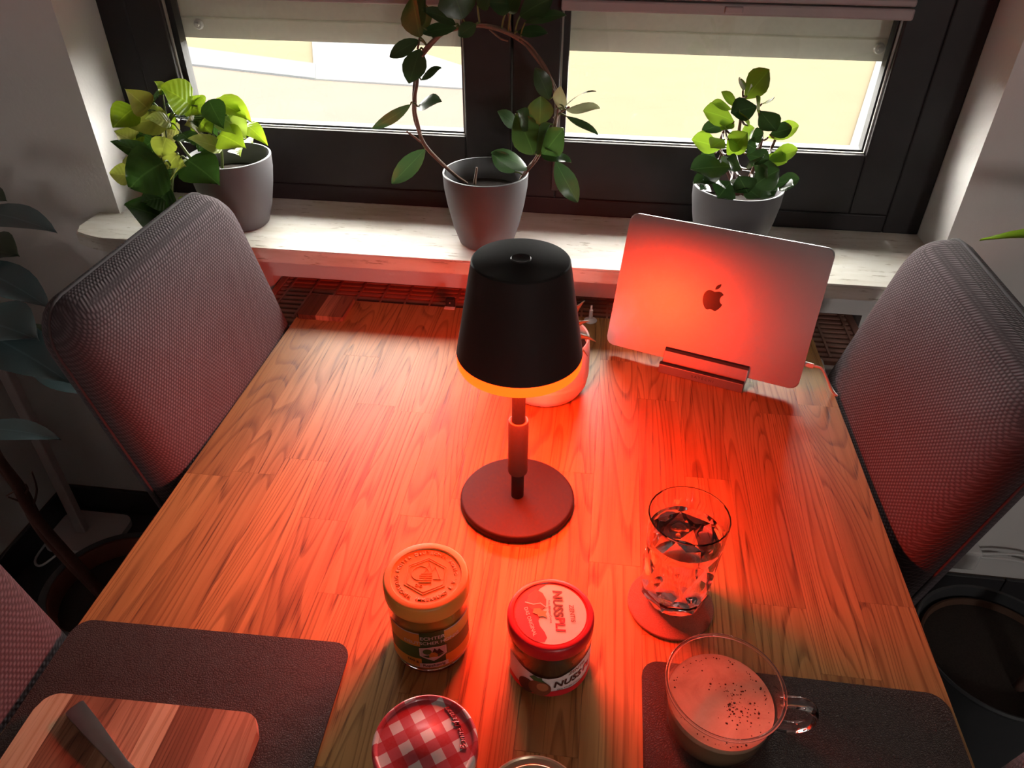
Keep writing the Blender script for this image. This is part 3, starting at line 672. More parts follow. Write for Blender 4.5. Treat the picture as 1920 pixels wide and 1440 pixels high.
# honey label
fa = math.atan2(-hy, -hx) + .0; zm = TZ + .0435
def rect_bm(x0, x1, y0, y1): return poly_bm([(x0, y0), (x1, y0), (x1, y1), (x0, y1)])
I_W = ink('paper_white', (.72, .70, .68)); I_O = ink('honey_orange', (.72, .34, .06)); I_G = ink('green', (.055, .14, .035)); I_DG = ink('dark_green', (.03, .10, .03)); I_K = ink('black', (.02, .018, .018)); I_OL = ink('olive', (.16, .15, .04)); I_RED = ink('red', (.55, .012, .02)); I_BR = ink('nut_brown', (.17, .05, .02)); I_DB = ink('dark_brown', (.06, .018, .012))
def hl(off): return on_cyl(hx, hy, HR + off, fa, zm)
lb = put('label', rect_bm(-.05, .05, -.029, .026), hl(.0003), I_W, hj, .004)
put('label_panel', rect_bm(-.049, .049, -.028, .025), hl(.0005), I_O, lb, .004)
put('label_panel', rect_bm(-.049, -.012, -.014, .006), hl(.0006), I_G, lb, .004); put('label_panel', rect_bm(.012, .049, -.012, .008), hl(.0006), I_OL, lb, .004)
put('label_panel', rect_bm(-.0122, .0122, -.028, .028), hl(.0007), I_DG, lb, .004)
put('lettering', text_bm('ECHTER', .0068, 0, .015), lambda x, y, z: hl(.0010)(x + .0005, y + .0190, z), I_W, lb, .003)
put('lettering', text_bm('DEUTSCHER HONIG', .0064, 0, .012, .98), lambda x, y, z: hl(.0010)(x, y + .0115, z), I_W, lb, .003)
shield = [(0, .0065), (.0145, .0050), (.0145, -.0085), (0, -.0175), (-.0145, -.0085), (-.0145, .0050)]
put('emblem', poly_bm([(x, y + .000) for x, y in shield]), hl(.0010), I_DG, lb, .003)
put('emblem', poly_bm([(x * .94, y * .94 - .0003) for x, y in shield]), hl(.0012), I_W, lb, .003)
put('emblem', poly_bm([(x * .84, y * .84 - .0008) for x, y in shield]), hl(.0013), ink('pale_lilac', (.62, .56, .58)), lb, .003)
put('emblem', poly_bm(circle_pts(-.0058, -.001, .0044)), hl(.0015), I_G, lb, .003)
put('emblem', poly_bm([(-.0015, -.0035), (.0015, .0042), (.004, -.0005), (.006, .0025), (.0105, -.0055), (.003, -.006)]), hl(.0016), I_K, lb, .003)
put('emblem', poly_bm([(-.011, -.0075), (-.004, -.006), (.0, -.0065), (.006, -.0058), (.0115, -.0065), (.0, -.0135)]), hl(.00155), I_DG, lb, .003)
put('emblem', poly_bm([(-.0042, -.0095), (-.0042, -.0055), (-.002, -.0022), (.0015, -.0022), (.0042, -.0055), (.0042, -.0095)]), hl(.0018), I_O, lb, .003)
for k in range(3): put('emblem', stroke_bm([(-.0042, -.0085 + k * .0021), (.0042, -.0080 + k * .0021)], .0004), hl(.0020), I_BR, lb, .003)
put('emblem', poly_bm([(-.006, -.0100), (-.001, -.0092), (.006, -.0100), (.002, -.0118), (0, -.0132), (-.003, -.0118)]), hl(.0019), I_W, lb, .003)
put('label_panel', rect_bm(-.0145, .0145, -.0275, -.0205), hl(.0012), I_W, lb, .004)
put('lettering', text_bm('Rapshonig', .0055, 0, .015), lambda x, y, z: hl(.0014)(x, y - .0238, z), I_K, lb, .003)
put('lettering', text_bm('500 g', .0055, 0, .012), lambda x, y, z: hl(.0010)(x - .0215, y - .0185, z), I_K, lb, .003)
# nut spread jar
nx, ny = -.0155, .4465; NR = .0415
nj, zl = jar('nut_spread_jar', 'hazelnut spread jar with red lid showing a white logo', nx, ny, NR, .8302, .016, .0419, None, M_NUT, .070, .039)
zt = .8302 - TZ
M_RLID = plain('red_plastic_lid', (.52, .012, .018), .32)
lid = mklathe('lid', [(.0400, zl), (.0418, zl), (.0422, zl + .001), (.0422, zt - .0035), (.0412, zt - .0008), (.0398, zt), (.0366, zt - .0002), (.0360, zt - .0012), (0, zt - .0012)], (nx, ny, TZ), M_RLID, nj, n=96, auto=.8)
I_CR = ink('cream_paper', (.74, .62, .50))
def nl(off): return on_top(nx, ny, TZ + zt - .0012 + off, -math.radians(80))
dk = put('lid_print', poly_bm(circle_pts(0, 0, .0345, n=64)), nl(.0002), I_CR, lid)
# in text space x runs along the word (towards the viewer), y points to the right
seg = [(.0345 * math.cos(a), .0345 * math.sin(a)) for a in [math.radians(q) for q in range(-178, -18, 8)]]
wave = [(.0315, -.0085), (.027, -.006), (.021, -.0075), (.014, -.0115), (.008, -.0125), (.002, -.010), (-.006, -.012), (-.014, -.016), (-.022, -.014), (-.030, -.008)]
put('lid_print', poly_bm(seg + wave), nl(.0004), I_RED, dk)
put('lid_print', poly_bm([(-.029, -.012), (-.023, -.020), (-.012, -.023), (-.005, -.018), (-.003, -.010), (-.008, -.004), (-.016, -.003), (-.024, -.006)]), nl(.0006), I_BR, dk)
put('lid_print', poly_bm([(-.027, -.013), (-.018, -.021), (-.010, -.020), (-.012, -.014), (-.020, -.010)]), nl(.0007), ink('nut_red', (.42, .06, .03)), dk)
put('lid_print', stroke_bm([(-.014, -.024), (-.011, -.016), (-.012, -.009), (-.007, -.004), (-.010, .001)], .0012), nl(.0008), I_CR, dk)
put('lid_print', poly_bm([(-.006, -.016), (-.001, -.0175), (.001, -.013), (.004, -.012), (.003, -.008), (.006, -.0035), (.001, -.005), (-.002, -.0035), (-.003, -.008), (-.006, -.010)]), nl(.0009), ink('leaf_olive', (.22, .24, .05)), dk)
put('lettering', text_bm('NUSS', .0128, .12, .03, 1.02), lambda x, y, z: nl(.0006)(x - .0115, y + .0075 - .05 * x, z), I_DB, dk)
put('lettering', text_bm('PLI', .0128, .12, .03, 1.02), lambda x, y, z: nl(.0006)(x + .0125, y + .0075 - .05 * x, z), ink('deep_red', (.36, .008, .02)), dk)
put('lettering', text_bm('ZENTIS', .0062, .1, .015), lambda x, y, z: nl(.0006)(x + .001, y + .0205, z), I_BR, dk)
put('lettering', text_bm('Nuss-Nougat-Creme', .0031, 0, .01), lambda x, y, z: nl(.0006)(x - .002, y - .0005, z), I_RED, dk)
put('lettering', text_bm('DAS ORIGINAL', .0052, 0, .01), lambda x, y, z: nl(.0008)(x * .93 - y * .3 + .0085, y * .95 + x * .20 - .0205, z), I_CR, dk)
fa2 = math.atan2(-ny, -nx) + .22; zm2 = TZ + .030
def nc(off): return on_cyl(nx, ny, NR + off, fa2, zm2)
top_w = [(.055, .018), (.04, .019), (.028, .017), (.016, .012), (.004, .0065), (-.008, .0045), (-.020, .006), (-.032, .010), (-.042, .014), (-.055, .016)]
lb = put('label', poly_bm([(-.055, -.024), (.055, -.024)] + top_w), nc(.0003), I_W, nj, .004)
put('label_panel', poly_bm([(-.055, -.024), (.055, -.024), (.055, -.012), (.035, -.0135), (.018, -.016), (.004, -.0145), (-.012, -.016), (-.03, -.018), (-.055, -.014)]), nc(.0006), I_RED, lb, .004)
put('label_panel', poly_bm(circle_pts(-.016, -.012, .0115, .0125, 28)), nc(.0008), I_BR, lb, .004)
put('label_panel', poly_bm(circle_pts(-.029, -.014, .010, .011, 28)), nc(.0007), I_DB, lb, .004)
put('label_panel', poly_bm(circle_pts(-.013, -.009, .006, .0065, 20)), nc(.0010), ink('nut_shine', (.36, .15, .06)), lb, .004)
put('label_panel', poly_bm([(-.027, .003), (-.022, .0075), (-.018, .005), (-.014, .006), (-.0135, .002), (-.010, -.001), (-.017, -.0005), (-.022, -.001)]), nc(.0011), I_DG, lb, .004)
put('lettering', text_bm('NUSS', .0125, .15, .03, 1.02), lambda x, y, z: nc(.0010)(x + .0125, y - .003 + .16 * (x + .0125 - .01), z), I_DB, lb, .003)
put('lettering', text_bm('PLI', .0125, .15, .03, 1.02), lambda x, y, z: nc(.0010)(x + .038, y + .001 + .08 * x, z), I_RED, lb, .003)
put('lettering', text_bm('ZENTIS', .0062, .1, .015), lambda x, y, z: nc(.0010)(x + .022, y + .0105 + .2 * x, z), I_BR, lb, .003)
put('lettering', text_bm('Nuss-Nougat-Creme', .0030, 0, .01), lambda x, y, z: nc(.0010)(x + .014, y - .0115 + .1 * x, z), I_K, lb, .003)
# gingham jam jar
gx, gy = -.1018, .2895
gj, zl = jar('jam_jar', 'jam jar with a red and white gingham lid', gx, gy, .0400, .862, .0135, .0412, None, plain('jam_fill', (.16, .012, .015), .2), .100, .0385)
zt = .862 - TZ
M_GING = m_gingham()
bm = bmesh.new(); lathe(bm, [(.0400, zl), (.0412, zl), (.0415, zl + .001), (.0413, zt - .002), (.0404, zt - .0004), (.0392, zt), (.0378, zt - .0004), (.0368, zt - .0022), (.0150, zt - .0020), (.0140, zt - .0012), (0, zt - .0012)], n=96)
lid = build('lid', bm, M_GING, gj, autos=1.0, loc=(0, 0, 0)); lid.matrix_parent_inverse = Matrix(); 
gl = lambda x, y, z: Vector((gx, gy, TZ)) + Vector((x * math.cos(GA) - y * math.sin(GA), x * math.sin(GA) + y * math.cos(GA), zt - .0020 + z))
GA = math.radians(122)
put('lettering', text_bm('Bonne Maman', .0072, .45, .012, .92), lambda x, y, z: gl(x + .0015, y - .0285 + 9 * x * x * .9, z), ink('lid_red', (.42, .01, .02), .3), lid, thick=.0006)
# pale metal lid at the bottom
px_, py_ = -.013, .2605
pj, zl = jar('spread_jar', 'jar with a plain pale gold metal lid at the front table edge', px_, py_, .039, .845, .012, .040, None, plain('pale_fill', (.55, .38, .2), .3), .085, .037)
zt = .845 - TZ
mklathe('lid', [(.0388, zl), (.0398, zl), (.0402, zl + .001), (.0400, zt - .0015), (.0392, zt), (.0384, zt), (.0374, zt - .0014), (.0330, zt - .0016), (.0322, zt - .0006), (.0312, zt - .0006), (.0304, zt - .0016), (.022, zt - .0016), (.0215, zt - .0022), (0, zt - .0022)], (px_, py_, TZ), plain('pale_gold_metal', (.62, .48, .33), .3, .03, 100, metal=.7), pj, n=96, auto=.9)

# ------------------------------------------------------------------ coaster, water glass, mug
wx, wy = .1155, .5455
bm = bmesh.new(); lathe(bm, [(0, .0003), (.0462, .0003), (.0470, .001), (.0470, .0030), (.0462, .0036), (0, .0036)], .1125, .5345, TZ, n=64)
tag(build('coaster', bm, plain('cork_coaster', (.30, .135, .085), .85, .45, 900, bump=.6), autos=.6), 'round reddish felt coaster under the water glass', 'coaster')
gls = empty('water_glass', (wx, wy, TZ + .0038), 'faceted tumbler of water standing on the round coaster', 'drinking glass')
GH = .1270
N7 = 7
def facet_ring(bm, r, z, off, n=N7): return [bm.verts.new((wx + r * math.cos(2 * PI * (i + off) / n), wy + r * math.sin(2 * PI * (i + off) / n), TZ + .0038 + z)) for i in range(n)]
bm = bmesh.new()
r0 = facet_ring(bm, .0300, 0, .3); r1 = facet_ring(bm, .0375, .012, .8); r2 = facet_ring(bm, .0392, .052, .3); r3 = facet_ring(bm, .0400, .086, .8)
bm.faces.new(r0[::-1])
def zig(a, b, half):
    n = len(a)
    for i in range(n):
        j = (i + 1) % n
        if half: bm.faces.new((a[i], a[j], b[i])); bm.faces.new((a[j], b[j], b[i]))
        else: bm.faces.new((a[i], a[j], b[j])); bm.faces.new((a[i], b[j], b[i]))
zig(r0, r1, True); zig(r1, r2, False); zig(r2, r3, True)
# round collar joined to the facets: 28 points
nn = 28
def rring(r, z, off=.8): return [bm.verts.new((wx + r * math.cos(2 * PI * (i / nn + off / N7)), wy + r * math.sin(2 * PI * (i / nn + off / N7)), TZ + .0038 + z)) for i in range(nn)]
c1 = rring(.0400, .094)
for i in range(N7):
    k = i * 4
    bm.faces.new((r3[i], r3[(i + 1) % N7], c1[(k + 2) % nn]))
    bm.faces.new((r3[i], c1[(k + 1) % nn], c1[k])); bm.faces.new((r3[i], c1[(k + 2) % nn], c1[(k + 1) % nn]))
    bm.faces.new((r3[(i + 1) % N7], c1[(k + 3) % nn], c1[(k + 2) % nn])); bm.faces.new((r3[(i + 1) % N7], c1[(k + 4) % nn], c1[(k + 3) % nn]))
def join(a, b):
    for i in range(nn): bm.faces.new((a[i], a[(i + 1) % nn], b[(i + 1) % nn], b[i]))
prev = c1
for (r, z) in ((.0408, .110), (.0416, GH - .001), (.0412, GH), (.0404, GH), (.0400, GH - .001), (.0388, .100), (.0372, .060), (.0345, .022), (.0300, .014), (.015, .0105)):
    cur = rring(r, z); join(prev, cur); prev = cur
bm.faces.new(prev)
g_o = build('glass_body', bm, M_GLASS, gls, autos=.25)
mklathe('water', [(0, .0100), (.0152, .0100), (.0303, .0135), (.0349, .0218), (.0376, .060), (.0391, .0985), (.0391, .0996), (.0380, .0993), (0, .0993)], (wx, wy, TZ + .0038), m_glass('water', (.97, .99, 1), 0, 1.33), gls, n=28, auto=.6)
mx_, my_ = .1455, .396
mug = empty('coffee_mug', (mx_, my_, TZ + .0026), 'clear glass mug of milky coffee on the right placemat', 'mug'); MB_ = TZ + .0026; MH = .0706
mklathe('glass_body', [(0, 0), (.040, 0), (.0440, .002), (.0462, .007), (.0490, .030), (.0518, .060), (.0525, MH - .001), (.0520, MH), (.0513, MH), (.0509, MH - .001), (.0500, .060), (.0470, .030), (.0436, .010), (.040, .007), (0, .0065)], (mx_, my_, MB_), M_PANE, mug, n=72, auto=.8)
mklathe('rim', [(.0516 + .0017 * math.cos(2 * PI * k / 10), MH - .0002 + .0017 * math.sin(2 * PI * k / 10)) for k in range(11)], (mx_, my_, MB_), M_GLASS, mug, n=72, auto=2)
t = NT('coffee_foam'); v = t.coords(); n1 = t.noise(v, 28, 4, .6, .6); n2 = t.noise(v, 700, 2)
sp = t.n('SeparateXYZ'); t.l(v, sp.inputs[0])
t.base(t.mix(t.math('MULTIPLY', n2, .25), t.ramp(n1, [(.3, (.40, .235, .145)), (.5, (.56, .36, .235)), (.7, (.66, .46, .32))]), (.75, .58, .44))); t.set(rough=.5)
cof = mklathe('coffee', [(0, .0072), (.0395, .0077), (.0430, .0107), (.0456, .030), (.0476, .0455), (.0474, .0463), (.0455, .0456), (0, .0456)], (mx_, my_, MB_), t.m, mug, n=64, auto=.9)
mklathe('coffee_body', [(0, .0070), (.0396, .0074), (.0433, .0105), (.0459, .030), (.0470, .0385)], (mx_, my_, MB_), plain('milk_coffee', (.30, .165, .09), .35), mug, n=64)
bm = bmesh.new(); rb = random.Random(5)
for k in range(190):
    if k < 120: a = rb.gauss(.1, 1.2); r = abs(rb.gauss(.016, .010)); bx_, by_ = mx_ + .006 + r * math.cos(a), my_ - .004 + r * math.sin(a)
    else: a = rb.uniform(0, 2 * PI); r = .0445 - abs(rb.gauss(0, .004)); bx_, by_ = mx_ + r * math.cos(a), my_ + r * math.sin(a)
    if (bx_ - mx_) ** 2 + (by_ - my_) ** 2 > .0445 ** 2: continue
    s = rb.choice([.0003, .0004, .0005, .0006, .0008, .0011]) * rb.uniform(.7, 1.1)
    lathe(bm, [(s, 0), (s * .75, .00025), (s * .2, .0004)], bx_, by_, MB_ + .0457, n=8, cap1=True)
tag(build('bubbles', bm, plain('coffee_bubble', (.07, .03, .018), .15), mug, smooth=True), 'dark bubbles in the coffee foam', kind='stuff')
ha = math.radians(-3); hd = Vector((math.cos(ha), math.sin(ha), 0)); hc = Vector((mx_, my_, MB_))
def hp(r, z): return hc + hd * r + Vector((0, 0, z))
hpts = spline([hp(.0505, .057), hp(.060, .0605), hp(.072, .0600), hp(.0805, .053), hp(.0825, .042), hp(.0795, .031), hp(.070, .0225), hp(.059, .021), hp(.0475, .0215)], 5)
bm = bmesh.new(); hs = hd.cross(Vector((0, 0, 1))).normalized(); prev = None
for i, p in enumerate(hpts):
    d = (hpts[min(i + 1, len(hpts) - 1)] - hpts[max(i - 1, 0)]).normalized(); nrm = d.cross(hs).normalized()
    ring = [bm.verts.new(p + hs * .0062 * math.cos(q) + nrm * .0034 * math.sin(q)) for q in [2 * PI * k / 12 for k in range(12)]]
    if prev:
        for k in range(12): bm.faces.new((prev[k], prev[(k + 1) % 12], ring[(k + 1) % 12], ring[k]))
    else: bm.faces.new(ring[::-1])
    prev = ring
bm.faces.new(prev); build('handle', bm, M_GLASS, mug, smooth=True)

# ------------------------------------------------------------------ plants
PROF = {'heart': lambda t: (math.sin(PI * min(1, t) ** .62) ** .85) if 0 < t < 1 else 0,
        'ellip': lambda t: math.sin(PI * t) ** .72 if 0 < t < 1 else 0,
        'obov': lambda t: math.sin(PI * t ** 1.35) ** .62 if 0 < t < 1 else 0,
        'ficus': lambda t: (math.sin(PI * min(1, t / .96)) ** .62 if t < .93 else max(.02, .30 * (1 - t) / .07)) if 0 < t < 1 else 0}
def leaf(parent, B, T, wd, mat, shape='ellip', N=None, fold=.18, arch=.06, twist=0.0, nm='leaf', nl_=10):
    B = Vector(B); T = Vector(T); a = T - B; L = a.length; a.normalize()
    N = Vector(N) if N is not None else (CAMPOS - (B + T) / 2).normalized() * .8 + Vector((0, 0, .6))
    s = a.cross(N).normalized(); n = s.cross(a).normalized()
    if twist: 
        s2 = s * math.cos(twist) + n * math.sin(twist); n = n * math.cos(twist) - s * math.sin(twist); s = s2
    me = bpy.data.meshes.new(nm); vs = []; uvs = []; fs = []; cols = (-1, -.55, 0, .55, 1)
    for i in range(nl_):
        t = .5 - .5 * math.cos(PI * i / (nl_ - 1)); hw = wd / 2 * PROF[shape](min(max(t, .004), .996)); c = B + a * (L * t) + n * (arch * L * 4 * t * (1 - t))
        for u in cols:
            vs.append(c + s * (u * hw) + n * (fold * abs(u) * hw - .08 * wd * abs(u) ** 2 * math.sin(t * 5))); uvs.append((.5 + u / 2, t))
    for i in range(nl_ - 1):
        for k in range(4): q = i * 5 + k; fs.append((q, q + 1, q + 6, q + 5))
    me.from_pydata([tuple(v) for v in vs], [], fs); ul = me.uv_layers.new(name='UVMap')
    for lp in me.loops: ul.data[lp.index].uv = uvs[lp.vertex_index]
    return link(nm, me, mat, parent, smooth=True)
M_POT = plain('grey_pot', (.105, .100, .108), .55, .05, 60)
M_SOIL = MATS['dark_soil']
def sill_pot(e, x, y, h=.13, r=.0737):
    mklathe('pot', [(0, .0003), (r * .60, .0003), (r * .66, .004), (r * .80, .035), (r * .92, .075), (r * .985, .105), (r, h - .001), (r * .985, h), (r * .955, h), (r * .94, h - .004), (r * .86, h - .04), (0, h - .041)], (x, y, SZ), M_POT, e, n=64, auto=.6)
    mklathe('soil', [(r * .86, h - .036), (r * .5, h - .031), (0, h - .032)], (x, y, SZ), M_SOIL, e, n=32)
# pothos
LX1 = m_leaf('pothos_lime', (.16, .30, .012), (.34, .46, .03), .5, .3, vs=1); LX2 = m_leaf('pothos_green', (.018, .055, .008), (.04, .10, .014), .22, .25, vs=1); LX3 = m_leaf('pothos_pale', (.30, .40, .08), (.45, .50, .16), .45, .35, vs=1); LX4 = m_leaf('pothos_old', (.26, .24, .05), (.36, .32, .09), .35, .4, vs=1)
M_STEM = plain('green_stem', (.10, .13, .03), .5, .2, 40); M_BARK = plain('vine_bark', (.16, .085, .055), .7, .25, 90)
pt = empty('potted_pothos', (-.668, 1.236, SZ), 'trailing lime-green pothos in a grey pot at the left window end', 'potted plant', 'potted plants on the window sill')
sill_pot(pt, -.668, 1.236)
hub = at(372, 315, 1.225)
plist = [((358, 197), (298, 163), .058, LX1, 1.21), ((305, 172), (288, 152), .018, LX1, 1.20), ((279, 206), (233, 166), .036, LX4, 1.18), ((252, 203), (212, 240), .040, LX1, 1.17),
         ((316, 222), (233, 238), .050, LX4, 1.18), ((320, 231), (272, 224), .026, LX3, 1.165), ((345, 200), (392, 218), .042, LX1, 1.22), ((397, 192), (472, 231), .046, LX1, 1.24), ((392, 188), (420, 242), .034, LX2, 1.20),
         ((418, 222), (462, 262), .046, LX3, 1.215), ((460, 234), (503, 274), .026, LX1, 1.23), ((412, 252), (462, 279), .044, LX1, 1.19), ((416, 279), (352, 261), .030, LX3, 1.17), ((256, 268), (213, 245), .036, LX4, 1.17),
         ((286, 293), (207, 266), .026, LX2, 1.15), ((312, 258), (302, 297), .040, LX4, 1.165), ((249, 330), (206, 326), .034, LX4, 1.15), ((307, 305), (245, 352), .072, LX2, 1.13), ((352, 300), (413, 349), .058, LX2, 1.14),
         ((322, 418), (232, 385), .060, LX2, 1.115), ((312, 372), (264, 380), .045, LX2, 1.125), ((335, 398), (372, 378), .030, LX1, 1.125), ((245, 290), (276, 312), .036, LX4, 1.16), ((300, 310), (318, 345), .045, LX2, 1.15), ((350, 215), (372, 240), .040, LX2, 1.20),
         ((330, 262), (300, 240), .042, LX4, 1.185), ((380, 250), (345, 235), .044, LX4, 1.19), ((325, 385), (345, 415), .045, LX2, 1.12), ((298, 436), (285, 415), .030, LX2, 1.11), ((440, 280), (452, 295), .022, LX3, 1.20), ((400, 238), (440, 232), .040, LX2, 1.225), ((283, 190), (312, 176), .030, LX2, 1.20), ((460, 262), (475, 270), .018, LX3, 1.21),
         ((335, 210), (310, 196), .040, LX2, 1.215), ((375, 205), (355, 180), .034, LX1, 1.23), ((272, 215), (255, 192), .034, LX2, 1.20), ((290, 262), (262, 285), .044, LX2, 1.175), ((340, 250), (365, 275), .036, LX2, 1.18), ((300, 225), (330, 245), .036, LX1, 1.195), ((270, 250), (240, 262), .032, LX1, 1.18), ((372, 228), (398, 252), .036, LX1, 1.205),
         ((325, 330), (350, 312), .030, LX4, 1.14), ((318, 352), (288, 395), .046, LX2, 1.128), ((335, 290), (315, 318), .036, LX4, 1.16), ((426, 212), (452, 208), .032, LX1, 1.235), ((395, 262), (372, 285), .034, LX2, 1.185), ((252, 222), (228, 212), .026, LX1, 1.185)]
rp = random.Random(11)
trail = [at(395, 318, 1.215), at(360, 300, 1.185), at(330, 312, 1.155), at(322, 350, 1.135), at(325, 392, 1.12), at(310, 420, 1.118), at(280, 437, 1.112), at(278, 447, 1.11)]
mktube('stem', trail, (.0032, .0018), M_STEM, pt)
mktube('stem', [hub, at(345, 280, 1.20), at(315, 235, 1.19), at(300, 205, 1.19)], (.003, .0016), M_STEM, pt)
mktube('stem', [hub, at(385, 270, 1.215), at(400, 232, 1.22), at(398, 205, 1.225)], (.003, .0016), M_STEM, pt)
mktube('stem', [at(417, 320, 1.235), at(416, 290, 1.225), at(412, 260, 1.21)], (.003, .002), M_STEM, pt)
tp_ = spline(trail, 4) + [at(345, 280, 1.20), at(315, 235, 1.19), at(385, 270, 1.215), at(400, 232, 1.22), at(412, 265, 1.21)]
for (b, tt, wd, m, yy) in plist:
    Bp = at(*b, yy); Tp = at(*tt, yy - .02 + rp.uniform(-.012, .012))
    leaf(pt, Bp, Tp, wd * 1.25, m, 'heart', N=(CAMPOS - Bp).normalized() * .7 + Vector((rp.uniform(-.4, .4), 0, rp.uniform(.2, .8))), fold=rp.uniform(.1, .35), arch=rp.uniform(.04, .14))
    s = min(tp_, key=lambda q: (q - Bp).length)
    if (s - Bp).length > .006: mktube('petiole', [s, (s + Bp) / 2 + Vector((0, 0, .010)), Bp], (.0018, .0012), M_STEM, pt, seg=6, sub=3)
# hoya on a hoop
HO1 = m_leaf('hoya_dark', (.022, .055, .018), (.045, .095, .028), .14, .28); HO2 = m_leaf('hoya_green', (.035, .09, .018), (.06, .13, .026), .16, .3); HO3 = m_leaf('hoya_pale', (.42, .40, .24), (.20, .26, .10), .3, .35)
hoy = empty('potted_hoya', (-.199, 1.222, SZ), 'waxy-leaved vine trained round a hoop in the middle grey pot', 'potted plant', 'potted plants on the window sill')
sill_pot(hoy, -.199, 1.222)
Yh = 1.215
hoop = [(872, 342), (850, 326), (822, 300), (797, 272), (783, 240), (776, 212), (777, 185), (782, 155), (783, 125), (790, 103), (808, 80), (832, 62), (862, 52), (900, 48), (940, 57), (975, 75), (1002, 98), (1020, 122), (1033, 150), (1042, 185), (1043, 215), (1038, 245), (1022, 275), (1003, 300), (985, 322), (975, 340)]
for k, (dx, r) in enumerate(((0, .0030), (5, .0020), (-4, .0016))):
    mktube('vine_stem', [at(px + dx * math.sin(i * 1.3 + k * 2), py + dx * .6 * math.cos(i * 1.1 + k), Yh + .006 * math.sin(i * 1.7 + k * 2.1)) for i, (px, py) in enumerate(hoop)], r, M_BARK, hoy, seg=7, sub=4)
mktube('twig', [at(797, 272, Yh), at(778, 258, 1.20), at(762, 246, 1.195)], (.0022, .0014), M_BARK, hoy); mktube('twig', [at(890, 345, 1.20), at(892, 328, 1.20), at(894, 314, 1.20)], (.0026, .0016), M_BARK, hoy)
mktube('twig', [at(918, 55, Yh), at(938, 72, 1.205), at(953, 77, 1.205)], (.0016, .0012), M_BARK, hoy); mktube('twig', [at(957, 58, Yh), at(953, 20, Yh), at(950, -10, Yh)], (.0016, .0012), M_BARK, hoy)
mktube('twig', [at(1038, 222, Yh), at(1055, 208, Yh), at(1068, 200, Yh)], (.002, .0014), M_BARK, hoy); mktube('twig', [at(783, 92, Yh), at(788, 60, Yh), at(788, 20, Yh)], (.0018, .0012), M_BARK, hoy)
mktube('twig', [at(868, 50, Yh), at(866, 30, Yh), at(872, 12, Yh)], (.0018, .0012), M_BARK, hoy)
hl_ = [((787, 70), (772, -8), .041, HO2, 0), ((855, 46), (790, 20), .020, HO1, 0), ((868, 36), (846, -28), .052, HO1, 0), ((856, 53), (793, 64), .020, HO1, 0), ((893, 46), (860, 68), .022, HO1, 0), ((786, 76), (732, 108), .024, HO1, 0), ((788, 92), (767, 157), .032, HO1, 0),
       ((790, 150), (828, 128), .020, HO1, .5), ((770, 196), (697, 240), .017, HO1, .9), ((783, 200), (829, 191), .026, HO1, 0), ((797, 280), (735, 344), .028, HO1, .5), ((990, 318), (920, 288), .032, HO1, -.3), ((965, 323), (922, 284), .026, HO1, .4), ((972, 240), (932, 209), .022, HO1, 0), ((1000, 290), (966, 212), .044, HO2, 0),
       ((1030, 187), (1003, 127), .024, HO1, 0), ((1012, 234), (1014, 180), .036, HO2, 0), ((995, 240), (968, 208), .030, HO1, .2), ((1006, 288), (1034, 232), .034, HO1, .5), ((1018, 292), (1058, 240), .040, HO2, -.2), ((1052, 206), (1052, 160), .020, HO3, .5), ((1062, 206), (1125, 204), .022, HO3, .3), ((1058, 202), (1118, 172), .012, HO1, .8), ((1062, 218), (1121, 254), .016, HO1, .4),
       ((1014, 290), (1071, 306), .024, HO1, .4), ((1042, 303), (1083, 379), .030, HO1, -.4), ((962, 8), (912, 4), .034, HO1, 0), ((985, 42), (1062, 30), .020, HO1, .2), ((970, 60), (1027, 63), .018, HO1, 0), ((975, 30), (1040, -5), .040, HO1, 0), ((950, 20), (990, -30), .036, HO1, 0), ((895, 10), (925, -25), .036, HO1, 0), ((1000, 262), (985, 222), .030, HO1, -.4), ((1030, 265), (1048, 290), .028, HO1, .3), ((788, 48), (800, -10), .022, HO1, .3)]
tph = spline([at(px, py, Yh) for px, py in hoop], 3)
for (b, tt, wd, m, tw) in hl_:
    yb = Yh - rp.uniform(.0, .02); Bp = at(*b, yb); Tp = at(*tt, yb - rp.uniform(-.01, .035))
    leaf(hoy, Bp, Tp, wd * 1.2, m, 'ellip', twist=tw, fold=.12, arch=rp.uniform(.02, .10))
    s = min(tph, key=lambda q: (q - Bp).length)
    if (s - Bp).length > .004: mktube('petiole', [s, (s + Bp) / 2 + Vector((0, -.004, .004)), Bp], (.0016, .0013), M_STEM, hoy, seg=6, sub=3)
# peperomia
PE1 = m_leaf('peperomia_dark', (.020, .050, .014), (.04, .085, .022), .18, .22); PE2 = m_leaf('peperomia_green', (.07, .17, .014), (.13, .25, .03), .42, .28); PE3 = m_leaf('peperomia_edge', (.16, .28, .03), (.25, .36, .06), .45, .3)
M_PST = plain('red_stem', (.13, .05, .03), .45, .2, 60)
pe = empty('potted_peperomia', (.226, 1.222, SZ), 'bushy round-leaved plant in the grey pot behind the laptop', 'potted plant', 'potted plants on the window sill')
sill_pot(pe, .226, 1.222)
stems = [[(1385, 365), (1375, 320), (1385, 250), (1392, 200), (1394, 180)], [(1392, 365), (1415, 310), (1428, 260), (1424, 215), (1420, 195)], [(1382, 365), (1360, 310), (1350, 270), (1362, 235)], [(1400, 365), (1430, 310), (1450, 270), (1455, 255)], [(1378, 365), (1340, 335), (1325, 320)], [(1405, 365), (1440, 345), (1455, 335)]]
sp_ = []
for s in stems:
    P = [at(px, py, 1.215 - .006 * i) for i, (px, py) in enumerate(s)]; mktube('stem', P, (.0034, .0018), M_PST, pe, seg=7, sub=4); sp_ += spline(P, 4)
